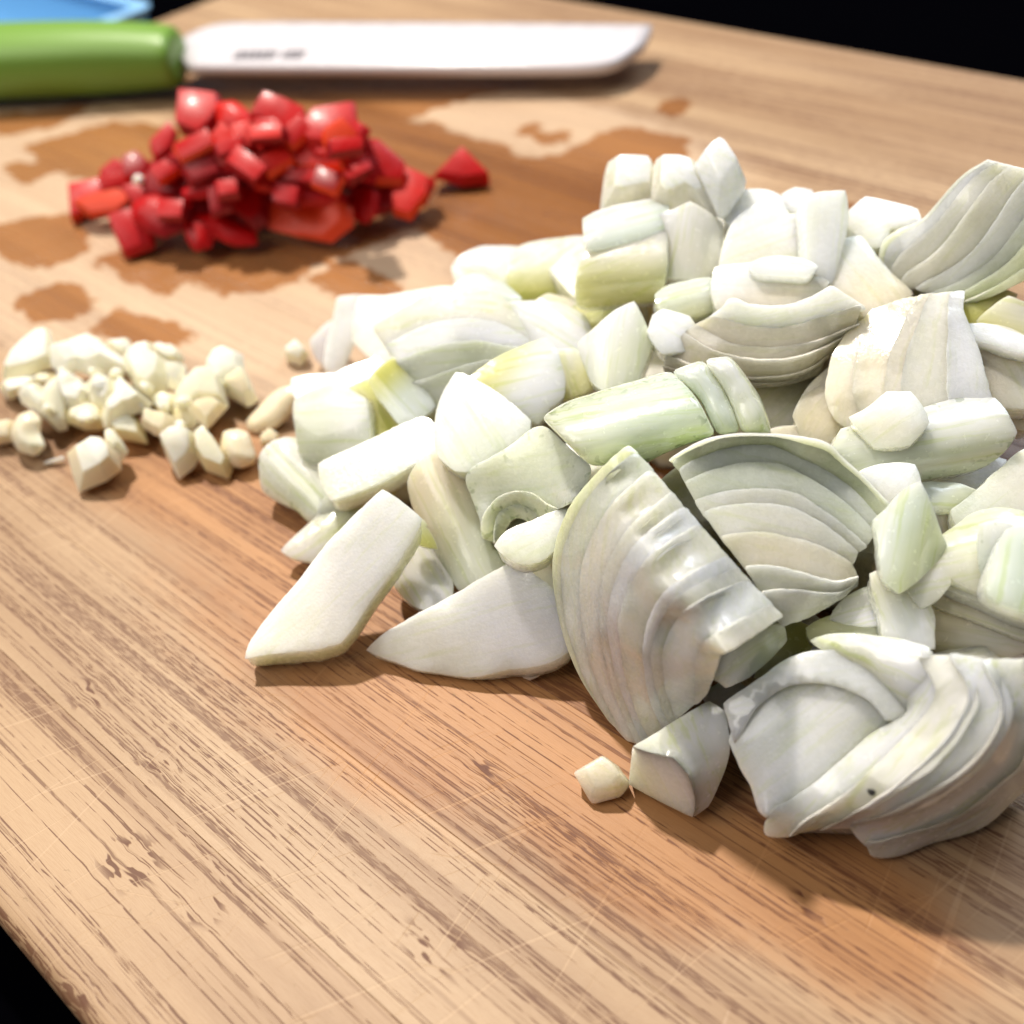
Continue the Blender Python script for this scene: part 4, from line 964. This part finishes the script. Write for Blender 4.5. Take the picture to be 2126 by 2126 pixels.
piece('outer_layer', None, None, None, 'R7', [(398, 660, 9), (500, 600, 10.5), (600, 535, 11.5), (700, 478, 12), (765, 520, 12), (782, 600, 10.5), (780, 690, 8), (745, 800, 4.5), (700, 895, 2), (640, 938, 1.5), (648, 860, 5), (620, 770, 8.5), (560, 700, 10), (500, 690, 9.5)], 0, None, 6, SK, 'onion_cut', ('p', 'W', (480, 640), (640, 680)), ext='v', parent=STB, crease=.85, rough=.05)
O('tiny glassy onion cube alone on the wood in front', 'R7', [(188, 765), (288, 706), (340, 745), (382, 802), (352, 848), (250, 876)], 2.2, (0, .62, .78), 3, 'c', name='onion_cube', roof=(.8, 1.0), res=.8, rough=.15)
# ---- buried pieces that carry the heap
for (x, y, hh, r) in ((1250, 560, 18, 90), (1450, 480, 20, 100), (1680, 560, 19, 110), (1950, 600, 19, 110), (1150, 720, 14, 95), (1420, 760, 15, 100), (1650, 800, 17, 110), (1900, 850, 13, 110), (1000, 850, 11, 90), (1250, 960, 16, 90),
                      (1500, 1000, 18, 100), (1750, 1060, 13, 110), (1950, 1180, 14, 110), (1640, 1330, 11, 90), (800, 830, 9, 100), (1850, 1450, 14, 110), (2000, 1420, 13, 100), (1130, 1120, 9, 80), (980, 680, 12, 100), (850, 950, 6, 70), (1000, 1050, 6, 60)):
    pts = [(x + r * (1 + .2 * math.sin(3.1 * k + x)) * math.cos(k * 1.047), y + .7 * r * (1 + .2 * math.cos(2.3 * k + y)) * math.sin(k * 1.047)) for k in range(6)]
    O('onion piece buried under the others inside the heap', 'N', pts, hh, (0, .25, .95), hh - .5, 'e', name='onion_piece', ext='d', bulge=1.5, sub=0)

# ------------------------------------------------------------------ garlic
GG = 'minced garlic pieces'
def GA(label, pts, h=None, tint=('H', 'G'), F='R2', name='garlic_piece', **kw):
    xs = [p[0] for p in pts]; ys = [p[1] for p in pts]
    if h is None: h = (max(ys) - min(ys)) * FR[F][2] * 0.042 + 0.4
    n = (rng.uniform(-.15, .15), .62, .75)
    tt = (tint[0], tint[1], (sum(xs) / len(xs), min(ys)), (sum(xs) / len(xs), max(ys))) if not isinstance(tint, str) else tint
    th = kw.pop('th', 5); kw.pop('roof', None)
    P3, pl = outline(F, pts, h, n); cc = np.mean(P3, 0)
    if 'bulge' in kw: return piece(name, label, GG, 'garlic piece', F, pts, h, n, th, 'garlic', 'garlic', tt, ext='v', res=0.75, rough=.06, grow=.25, **kw)
    t1, t2 = (tint, tint) if isinstance(tint, str) else tint
    return tag(chunk(name, P3, (cc - CAM) / np.linalg.norm(cc - CAM) * th, ('garlic', 'garlic'), t1, t2, (rng.uniform(.5, .85), min(th, 3.2) * rng.uniform(.4, .7), .16), bevel=.14, grow=.25), label, 'garlic piece', GG)
GA('large garlic chunk at the upper left corner of the garlic heap', [(25, 440), (70, 335), (150, 240), (250, 165), (322, 160), (345, 250), (352, 375), (200, 432), (60, 462)], 5.5)
GA('broad bright garlic chunk along the back of the heap', [(335, 245), (450, 213), (560, 172), (625, 200), (702, 270), (782, 322), (812, 382), (720, 424), (620, 442), (510, 402), (420, 440), (348, 372)], 6.5, ('H', 'H'))
GA('small garlic chip on the far edge behind the broad bright chunk', [(700, 230), (830, 213), (872, 290), (810, 325), (740, 285)], 4.6)
GA('lumpy garlic chunk in the back right of the heap', [(808, 322), (890, 260), (985, 238), (1012, 330), (1092, 362), (1092, 450), (1080, 525), (1000, 602), (905, 562), (860, 462), (820, 405)], 6.8)
GA('knobbly garlic bit at the far right edge of the heap', [(988, 255), (1040, 246), (1075, 262), (1130, 258), (1178, 312), (1172, 362), (1088, 374), (1012, 332)], 5)
GA('bright white garlic cube on the right side of the heap', [(1090, 378), (1196, 384), (1197, 480), (1180, 545), (1098, 505)], 6.3, ('H', 'H'))
GA('flat garlic slice at the left edge under the large chunk', [(8, 512), (60, 486), (180, 470), (285, 472), (210, 525), (140, 565), (58, 585)], 2.8)
GA('white curved garlic flake on the left of the heap', [(130, 550), (170, 508), (240, 560), (312, 582), (332, 680), (312, 722), (220, 662), (148, 612)], 5.2, ('H', 'H'))
GA('tan garlic chunk between the white curved flake and the heap middle', [(305, 585), (350, 530), (402, 500), (422, 600), (442, 690), (432, 772), (380, 782), (325, 730)], 4.6, ('G', 'G'))
GA('long garlic piece slanting through the left middle of the heap', [(388, 470), (460, 440), (522, 470), (562, 530), (602, 580), (562, 682), (450, 652), (412, 562)], 6, ('H', 'H'))
GA('round garlic lump in the centre of the heap', [(575, 485), (640, 440), (742, 482), (747, 592), (702, 662), (608, 640), (586, 560)], 6.4)
GA('bright pointed garlic sliver in front of the centre lump', [(735, 505), (775, 454), (852, 530), (972, 622), (902, 672), (820, 692), (730, 762), (690, 770), (664, 690), (740, 602)], 6.6, ('H', 'G'))
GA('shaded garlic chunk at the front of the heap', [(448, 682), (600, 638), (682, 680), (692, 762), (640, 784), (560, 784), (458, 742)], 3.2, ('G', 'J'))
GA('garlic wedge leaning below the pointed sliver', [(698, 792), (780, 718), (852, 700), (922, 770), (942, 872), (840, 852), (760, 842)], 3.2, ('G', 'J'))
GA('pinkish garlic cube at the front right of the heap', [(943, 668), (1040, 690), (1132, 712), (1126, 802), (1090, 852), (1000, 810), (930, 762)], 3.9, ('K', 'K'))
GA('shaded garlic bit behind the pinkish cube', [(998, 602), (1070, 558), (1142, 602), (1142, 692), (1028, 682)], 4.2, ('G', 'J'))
GA('garlic wedge with a green spot on the right of the heap', [(1128, 602), (1170, 540), (1222, 480), (1282, 428), (1372, 420), (1422, 480), (1462, 625), (1300, 604), (1230, 644), (1148, 662)], 5.6, ('G', 'G'))
GA('smooth pink garlic tooth right of the shaded bits', [(1220, 660), (1270, 618), (1380, 598), (1462, 640), (1400, 710), (1340, 774), (1288, 722)], 4.8, ('K', 'K'))
GA('tan garlic block under the smooth pink tooth', [(1136, 680), (1222, 678), (1292, 762), (1240, 804), (1138, 792)], 2.6, ('J', 'G'))
GA('tall white garlic chunk at the right end of the heap', [(1348, 385), (1400, 300), (1470, 268), (1562, 310), (1577, 400), (1570, 440), (1440, 510), (1390, 440)], 6.6, ('H', 'H'))
GA('garlic block below the tall white chunk at the right end', [(1438, 502), (1582, 408), (1625, 500), (1664, 592), (1602, 632), (1480, 562)], 4, ('K', 'G'))
GA('garlic piece with an olive green tip, right of the front gap', [(1058, 872), (1130, 820), (1210, 803), (1282, 840), (1282, 962), (1250, 1022), (1162, 1092), (1088, 952)], 3.8, ('H', 'G'))
GA('thin translucent garlic slice leaning between two front chunks', [(1278, 852), (1332, 808), (1402, 882), (1450, 960), (1494, 1032), (1472, 1094), (1340, 1042), (1288, 962)], 3.2, ('G', 'J'), th=3)
GA('rounded garlic tooth nearest the onion at the front right', [(1448, 802), (1530, 788), (1602, 810), (1630, 890), (1654, 962), (1640, 1002), (1560, 1028), (1488, 1012), (1428, 932)], 3.6, ('K', 'K'), roof=None, bulge=1.8)
GA('biggest garlic chunk alone at the front with a green corner', [(448, 942), (520, 905), (600, 868), (692, 880), (762, 962), (772, 1042), (680, 1112), (520, 1178), (478, 1062)], 4.2, ('H', 'K'))
GA('garlic flake attached behind the biggest front chunk', [(688, 822), (732, 798), (782, 860), (818, 922), (772, 992), (698, 902)], 5, ('G', 'G'), th=3)
GA('garlic bit cut off by the left picture edge', [(-60, 785), (20, 762), (92, 748), (84, 862), (-20, 880), (-60, 860)], 2.2, ('K', 'K'))
GA('bean shaped garlic chunk at the left front of the heap', [(88, 762), (130, 690), (202, 668), (262, 720), (252, 812), (292, 892), (232, 952), (130, 922), (78, 842)], 4.6, ('K', 'G'), roof=None, bulge=1.8)
GA('thin garlic sliver lying alone on the board left of the biggest chunk', [(290, 1000), (400, 964), (408, 984), (310, 1008)], .9, 'H', th=.8, roof=None)
GA('flat tan garlic flake touching the left end of the onion heap', [(40, 800), (130, 700), (230, 612), (330, 588), (342, 640), (300, 740), (230, 822), (100, 872), (50, 852)], 3, ('K', 'K'), F='R3', th=3, roof=None, bulge=1.0)
GA('small garlic crumb below the flat tan flake', [(128, 902), (180, 864), (226, 890), (222, 942), (138, 947)], 1.6, ('K', 'K'), F='R3', th=2)
GA('little garlic crumb alone on the board behind the flat tan flake', [(268, 390), (340, 334), (404, 400), (362, 462), (288, 432)], 1.8, ('H', 'G'), F='R3', th=2.5)
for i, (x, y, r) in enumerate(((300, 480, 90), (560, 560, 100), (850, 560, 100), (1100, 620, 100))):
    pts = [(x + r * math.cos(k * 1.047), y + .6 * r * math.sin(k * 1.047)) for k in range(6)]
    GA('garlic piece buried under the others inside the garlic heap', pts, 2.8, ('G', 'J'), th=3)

for i, (x, y, hh) in enumerate(((420, 430, 5.5), (500, 560, 5.5), (660, 520, 6.5), (760, 430, 6.8), (860, 620, 6), (930, 640, 5.2), (1060, 650, 4.8), (320, 660, 5), (560, 720, 3.8), (1200, 610, 5.4), (620, 420, 6.8), (240, 540, 4.8), (960, 520, 6.8), (880, 790, 2.6), (1180, 760, 2.8))):
    r = rng.uniform(28, 46); a_ = rng.uniform(0, 1)
    pts = [(x + r * (1 + .3 * math.sin(2.7 * k + i)) * math.cos(k * 1.257 + a_), y + .75 * r * math.sin(k * 1.257 + a_)) for k in range(5)]
    GA('tiny garlic crumb lying among the larger pieces of the garlic heap', pts, hh + .7, ('H', 'G'), th=2.5)
# ------------------------------------------------------------------ red pepper
PG = 'diced red pepper pieces'
def PP(label, pts, h, tint='r', n=None, th=5, top='pepper_skin', **kw):
    n = n or (rng.uniform(-.2, .2), .6, .75)
    kw.pop('roof', None)
    if 'bulge' in kw: return piece('pepper_piece', label, PG, 'pepper piece', 'R1', pts, h, n, th, top, 'pepper_cut', tint, ext='v', res=1.1, rough=.06, grow=.4, crease=.6, **kw)
    P3, pl = outline('R1', pts, h, n); cc = np.mean(P3, 0)
    t1, t2 = (tint, tint) if isinstance(tint, str) else tint[:2]
    return tag(chunk('pepper_piece', P3, (cc - CAM) / np.linalg.norm(cc - CAM) * th, (top, 'pepper_cut'), t1, t2, (rng.uniform(.80, .97), rng.uniform(.9, 2.0), .10), bevel=.12, grow=.6), label, 'pepper piece', PG)
PC = 'pepper_cut'
PP('tall pepper piece at the back left peak of the red heap', [(703, 370), (765, 370), (822, 376), (832, 430), (812, 475), (775, 525), (700, 495)], 22, ('r', 'm', (740, 400), (790, 500)), th=8)
PP('rounded pepper piece right of the back left peak', [(818, 392), (880, 384), (925, 415), (948, 450), (952, 485), (890, 505), (828, 482)], 22, ('q', 'r', (850, 400), (900, 490)), roof=None, bulge=1.3)
PP('pepper piece with a bright highlight at the middle back peak', [(955, 455), (980, 410), (1002, 380), (1070, 405), (1142, 440), (1148, 520), (1090, 510), (1010, 475)], 23, 'r', th=8)
PP('open curled pepper piece at the back right peak', [(1168, 480), (1202, 430), (1332, 403), (1342, 470), (1384, 490), (1362, 542), (1300, 562), (1180, 545)], 21, ('r', 'r', (1200, 440), (1300, 540)), th=7)
PP('lighter inner flesh patch in front of the open curled piece', [(1228, 512), (1288, 480), (1342, 532), (1302, 575), (1238, 562)], 22.5, 'o', top=PC, th=3)
PP('pink rimmed pepper piece on the far left slope', [(578, 562), (640, 490), (662, 520), (642, 580), (600, 615)], 14, 'k', th=6)
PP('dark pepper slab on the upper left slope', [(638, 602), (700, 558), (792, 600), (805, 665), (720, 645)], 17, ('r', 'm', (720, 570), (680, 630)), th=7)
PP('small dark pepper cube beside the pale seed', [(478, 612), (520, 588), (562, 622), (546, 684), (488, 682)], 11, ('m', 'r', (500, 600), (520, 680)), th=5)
PP('pepper cube at the left end behind the corner pieces', [(388, 662), (440, 628), (482, 650), (472, 712), (408, 702)], 7.5, 'k', th=5)
PP('leftmost pepper corner piece on the board', [(273, 715), (350, 700), (392, 690), (402, 740), (352, 772), (320, 812), (288, 832)], 4, ('r', 'o', (330, 700), (300, 810)), th=5)
PP('light red pepper strip just right of the leftmost corner piece', [(298, 772), (360, 750), (440, 733), (482, 760), (432, 802), (350, 814)], 5.5, 'o', top=PC, th=4)
PP('square pepper cube with lilac top, lowest at the left front', [(428, 842), (502, 818), (572, 882), (568, 930), (480, 962), (450, 900)], 4.2, ('k', 'r', (490, 830), (520, 940)), th=6)
PP('long glossy curved pepper piece at the left front with twin glints', [(498, 775), (560, 740), (640, 748), (722, 758), (718, 810), (700, 862), (620, 894), (560, 872), (505, 825)], 8.5, ('r', 'm', (600, 760), (640, 880)), roof=None, bulge=1.6)
PP('slanting pepper strip with pale sheen in the left middle', [(688, 722), (760, 680), (862, 664), (872, 690), (802, 742), (700, 752)], 13.5, ('k', 'r', (720, 730), (840, 680)), roof=None, bulge=1.2, th=4)
PP('hooked pepper piece alone at the front centre', [(698, 842), (740, 810), (850, 820), (910, 850), (962, 882), (968, 922), (880, 922), (820, 892), (800, 905), (795, 930), (740, 944), (710, 902)], 5, ('r', 'r', (800, 820), (800, 930)), roof=None, bulge=1.3)
PP('dark cube with a white glint left of the orange red rectangle', [(878, 762), (930, 724), (1002, 742), (1002, 832), (962, 858), (888, 802)], 8, ('r', 'm', (940, 740), (950, 840)), th=6)
PP('bright orange red rectangle at the front right', [(986, 832), (1040, 783), (1130, 790), (1222, 800), (1312, 788), (1314, 852), (1242, 908), (1140, 890), (1040, 864)], 5.5, ('o', 'o', (1000, 800), (1200, 880)), top=PC, th=5, roof=(1.0, 1.2))
PP('dark red chunk with a glint right of the orange rectangle', [(1308, 762), (1350, 728), (1422, 740), (1414, 802), (1382, 834), (1320, 815)], 6, 'r', th=6)
PP('small dark chunk in the gap before the right end', [(1415, 730), (1480, 718), (1484, 785), (1428, 806)], 5.5, 'm', th=5)
PP('upright light red piece at the right end of the heap', [(1498, 692), (1530, 658), (1602, 690), (1604, 745), (1552, 818), (1498, 802)], 6.5, ('q', 'o', (1540, 680), (1530, 800)), top=PC, th=5)
PP('small red end piece behind the right end', [(1585, 688), (1632, 710), (1606, 765), (1575, 770)], 5, 'r', th=4)
PP('red triangle lying alone on the board right of the heap', [(1648, 667), (1690, 625), (1730, 588), (1780, 640), (1828, 690), (1740, 694)], 3.6, 'r', th=4, roof=(.7, 1.4))
PP('small pink block in the centre above the orange rectangle', [(968, 682), (1030, 648), (1062, 690), (1042, 724), (978, 712)], 13, 'q', top=PC, th=5)
PP('long flat red bar across the centre right', [(1048, 662), (1180, 640), (1282, 650), (1294, 695), (1180, 700), (1078, 702)], 14, ('r', 'm', (1150, 650), (1160, 700)), th=5)
PP('dull red bar right above the orange rectangle', [(1046, 712), (1180, 700), (1282, 728), (1294, 772), (1200, 778), (1118, 772)], 10, ('k', 'r', (1150, 710), (1200, 770)), top=PC, th=6)
PP('small pink cube at the centre with a ring glint', [(978, 562), (1050, 538), (1082, 580), (1042, 624), (978, 604)], 17.5, 'q', top=PC, th=5)
PP('long light red block right of the centre cube', [(1078, 562), (1130, 548), (1210, 570), (1284, 600), (1284, 642), (1150, 644), (1078, 612)], 17, ('q', 'o', (1120, 560), (1230, 630)), top=PC, th=6)
PP('wet pinkish chunk on the right slope', [(1288, 602), (1350, 568), (1422, 620), (1404, 684), (1318, 664)], 13.5, 'k', top=PC, th=6)
PP('red slab with lilac corner on the right slope', [(1368, 562), (1430, 568), (1512, 640), (1502, 692), (1420, 692), (1402, 622)], 11.5, ('r', 'o', (1400, 580), (1460, 680)), th=6)
PP('low red piece between the curled piece and the right slope', [(1178, 562), (1260, 558), (1302, 602), (1196, 596)], 18, 'r', th=4)
PP('dark red plate left of the centre cube', [(798, 562), (850, 508), (902, 540), (882, 642), (808, 622)], 19, ('q', 'r', (830, 540), (850, 620)), th=6)
PP('narrow light red bit below the rounded back piece', [(880, 502), (942, 480), (964, 560), (898, 594)], 20.5, 'q', top=PC, th=5)
PP('crimson chunk just left of the centre cube', [(886, 602), (962, 578), (974, 642), (898, 684)], 17, ('r', 'm', (930, 590), (930, 670)), th=5)
PP('shiny pepper chunk right of the pale seed', [(478, 722), (562, 698), (604, 740), (520, 774)], 9, 'k', th=5)
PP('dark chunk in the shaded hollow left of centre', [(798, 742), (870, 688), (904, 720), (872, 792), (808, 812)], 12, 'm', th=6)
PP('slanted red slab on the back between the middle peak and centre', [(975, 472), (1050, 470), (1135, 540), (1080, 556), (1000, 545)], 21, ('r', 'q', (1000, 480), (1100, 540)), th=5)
PP('maroon filler slab standing for the shade in the deep hollow of the left slope', [(545, 695), (640, 640), (730, 640), (790, 690), (700, 730), (600, 735)], 12, 'm', th=8)  # filler in the dark inside of the heap, shade painted as maroon
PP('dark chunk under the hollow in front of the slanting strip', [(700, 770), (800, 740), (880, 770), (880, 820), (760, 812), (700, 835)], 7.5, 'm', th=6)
sd_ = piece('pepper_seed', 'pale round pepper seed on the left slope of the red heap', 'pepper seeds', 'seed', 'R1', [(500, 668), (522, 654), (544, 668), (544, 690), (522, 704), (502, 692)], 13.2, (0, .7, .7), 1.5, 'garlic', 'garlic', 'H', ext='v', res=.6, bulge=1.0, rough=.02)
for i, (x, y, tt) in enumerate(((735, 560, 'r'), (870, 560, 'r'), (1010, 515, 'q'), (1120, 510, 'r'), (930, 640, 'r'), (760, 650, 'm'), (640, 650, 'k'), (450, 700, 'r'), (860, 720, 'r'), (1050, 620, 'q'), (1300, 570, 'r'), (1345, 650, 'r'), (1240, 690, 'm'), (1090, 750, 'k'), (650, 800, 'r'), (1400, 700, 'r'))):
    hh = surf('R1', x, y, PG)
    w_, h_, a_ = rng.uniform(38, 60), rng.uniform(20, 30), rng.uniform(-.7, .7)
    pts = [(x + w_ * cx * math.cos(a_) - h_ * cy * math.sin(a_), y + w_ * cx * math.sin(a_) + h_ * cy * math.cos(a_)) for cx, cy in ((-1, -1), (1, -.9), (.95, 1), (-.9, 1.05))]
    PP('small red pepper strip wedged between the bigger pieces of the red heap', pts, hh + 1.0, (tt, 'o' if i % 3 == 0 else 'm'), th=4)
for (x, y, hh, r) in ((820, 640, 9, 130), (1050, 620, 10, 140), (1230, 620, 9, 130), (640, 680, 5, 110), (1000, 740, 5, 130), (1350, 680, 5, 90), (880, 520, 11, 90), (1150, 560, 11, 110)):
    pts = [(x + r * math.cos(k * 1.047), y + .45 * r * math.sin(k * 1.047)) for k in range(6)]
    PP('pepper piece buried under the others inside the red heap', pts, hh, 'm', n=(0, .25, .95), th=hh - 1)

# ------------------------------------------------------------------ knife
KN = empty('kitchen_knife', Vector(at('N', 390, 110, 0) * MM) + Vector((0, 0, ZB * MM)))
tag(KN, 'white bladed knife with green handle lying at the back of the board', 'knife')
P3, pl = outline('N', [(362, 90), (390, 72), (420, 58), (455, 49), (528, 46), (760, 46), (1000, 47), (1200, 49), (1353, 51), (1337, 84), (1302, 111), (1285, 123), (1261, 131), (1220, 135), (1126, 137), (900, 138), (700, 137), (500, 136), (392, 135), (376, 115)], 9.0, (0, .06, 1))
bl = solid('blade', P3, -pl[1] * 2.6, ('ceramic', 'ceramic'), parent=KN, res=3.0, rough=0, sub=0)
def strokes():
    """the worn grey print on the blade: a round mark and a row of small rings and bars"""
    bm = bmesh.new()
    p0, nv = pl
    o0 = on_plane('N', 487, 115, p0, nv); o1 = on_plane('N', 632, 113, p0, nv)
    ex = (o1 - o0); L = np.linalg.norm(ex); ex /= L; ey = np.cross(nv, ex)
    def quad(a, b, w):
        d = (b - a); d /= np.linalg.norm(d); s = np.cross(nv, d) * w / 2
        vs = [bm.verts.new(((p + nv * hz) * MM)[:] if False else tuple((p + nv * hz) * MM + np.array([0, 0, ZB * MM]))) for hz in (0.03, 0.06) for p in (a - s, b - s, b + s, a + s)]
        for f in ((4, 5, 6, 7), (0, 1, 5, 4), (1, 2, 6, 5), (2, 3, 7, 6), (3, 0, 4, 7)): bm.faces.new([vs[i] for i in f])
    def ring(c, rx, ry, w):
        pp = [c + ex * rx * math.cos(t) + ey * ry * math.sin(t) for t in np.linspace(0, 2 * math.pi, 11)]
        for a, b in zip(pp[:-1], pp[1:]): quad(a, b, w)
    n_ = 10
    for i in range(n_):
        c = o0 + ex * (L * (i + .5) / n_)
        if i == 6: quad(c - ex * .6, c + ex * .6, .5); continue
        if i in (0, 2, 4, 8): ring(c, .75, 2.6, .8)
        else:
            quad(c - ex * .6 - ey * 2.6, c - ex * .6 + ey * 2.6, .8)
            quad(c + ex * .6 - ey * 2.6, c + ex * .6 + ey * 2.6, .8)
            quad(c - ex * .6 + ey * 2.6 * (-1) ** i, c + ex * .6 - ey * 1.6, .4)
    me = bpy.data.meshes.new('blade_print'); bm.to_mesh(me); bm.free(); me.materials.append(M['marking'])
    o = bpy.data.objects.new('blade_print', me); COL.objects.link(o); o.parent = bl
    o.location = -(Vector(KN.location)) - bl.location
strokes()
def handle():
    mids = [(-330, 150, 10.5, 12.5, 9), (-150, 133, 10.8, 13.5, 10), (0, 126, 10.8, 13.2, 10.2), (129, 122, 10.6, 12.6, 10.1), (233, 118, 10.3, 11.8, 9.6), (310, 117, 10.0, 11.0, 8.8), (352, 117, 9.9, 10.4, 8.2), (370, 117, 9.8, 9.9, 7.7), (374, 117, 9.8, 7.5, 5.5)]
    S = [(at('N', a, b, h), rw, rh) for a, b, h, rw, rh in mids]
    S = [(p, rw * .93, rh * .93) for p, rw, rh in S]
    bm = bmesh.new(); rings = []
    for i, (p, rw, rh) in enumerate(S):
        d = S[min(i + 1, len(S) - 1)][0] - S[max(i - 1, 0)][0]; d[2] = 0; d /= np.linalg.norm(d)
        s = np.cross(U_, d)
        sl = 0.22
        rg = []
        for k in range(28):
            t = 2 * math.pi * k / 28
            ct, st = math.cos(t), math.sin(t)
            ct = math.copysign(abs(ct) ** .85, ct); st = math.copysign(abs(st) ** .85, st)
            v = p + s * rw * ct + U_ * rh * st - d * (sl * rw * ct)
            v[2] = max(v[2], 0.3) if v[0] > -344 else v[2]
            rg.append(bm.verts.new(tuple(v * MM + np.array([0, 0, ZB * MM]))))
        rings.append(rg)
    for a, b in zip(rings[:-1], rings[1:]):
        for k in range(28): bm.faces.new((a[k], a[(k + 1) % 28], b[(k + 1) % 28], b[k]))
    bm.faces.new(rings[0][::-1]); bm.faces.new(rings[-1])
    bmesh.ops.recalc_face_normals(bm, faces=bm.faces)
    me = bpy.data.meshes.new('handle'); bm.to_mesh(me); bm.free(); me.materials.append(M['handle'])
    me.polygons.foreach_set('use_smooth', [True] * len(me.polygons))
    o = link_mesh('handle', me, KN)
    md = o.modifiers.new('s', 'SUBSURF'); md.levels = md.render_levels = 1
handle()

# ------------------------------------------------------------------ blue tray beside the board
def tray():
    x1, y1 = -347.5, at('N', 257, 17, 4)[1] + 9
    x0, y0 = x1 - 210, y1 - 165
    root = empty('blue_tray', ((x0 + x1) / 2 * MM, (y0 + y1) / 2 * MM, 0.0))
    tag(root, 'glossy sky blue tray standing beside the board behind the green knife handle', 'tray')
    def loopr(ins, z, rad):
        r_ = max(rad - ins, 2.0); out = []
        for cx, cy, a0 in ((x1 - ins - r_, y1 - ins - r_, 0), (x0 + ins + r_, y1 - ins - r_, 90), (x0 + ins + r_, y0 + ins + r_, 180), (x1 - ins - r_, y0 + ins + r_, 270)):
            for k in range(9):
                t = math.radians(a0 + k * 90 / 8)
                out.append(((cx + r_ * math.cos(t)) * MM, (cy + r_ * math.sin(t)) * MM, z * MM))
        return out
    def loft(name, loops, mat, cap0=False, cap1=False):
        bm = bmesh.new(); rr = [[bm.verts.new(p) for p in l] for l in loops]
        for a, b in zip(rr[:-1], rr[1:]):
            for k in range(len(a)): bm.faces.new((a[k], a[(k + 1) % len(a)], b[(k + 1) % len(a)], b[k]))
        if cap0: bm.faces.new(rr[0][::-1])
        if cap1: bm.faces.new(rr[-1])
        bmesh.ops.recalc_face_normals(bm, faces=bm.faces)
        me = bpy.data.meshes.new(name); bm.to_mesh(me); bm.free(); me.materials.append(M[mat])
        me.polygons.foreach_set('use_smooth', [True] * len(me.polygons)); me.set_sharp_from_angle(angle=math.radians(50))
        return link_mesh(name, me, root)
    R0 = 5
    loft('tray_body', [loopr(7, 0.3, R0), loopr(4, 1.5, R0), loopr(2.0, 19.5, R0), loopr(4.2, 19.5, R0), loopr(9, 9, R0), loopr(16, 6, R0)], 'bowl', True, True)
    loft('rim', [loopr(2.6, 19.6, R0), loopr(0.6, 20.2, R0), loopr(0.3, 21.2, R0), loopr(1.4, 22.0, R0), loopr(3.6, 22.0, R0), loopr(4.8, 21.0, R0), loopr(4.2, 19.6, R0)], 'bowl_rim')
tray()
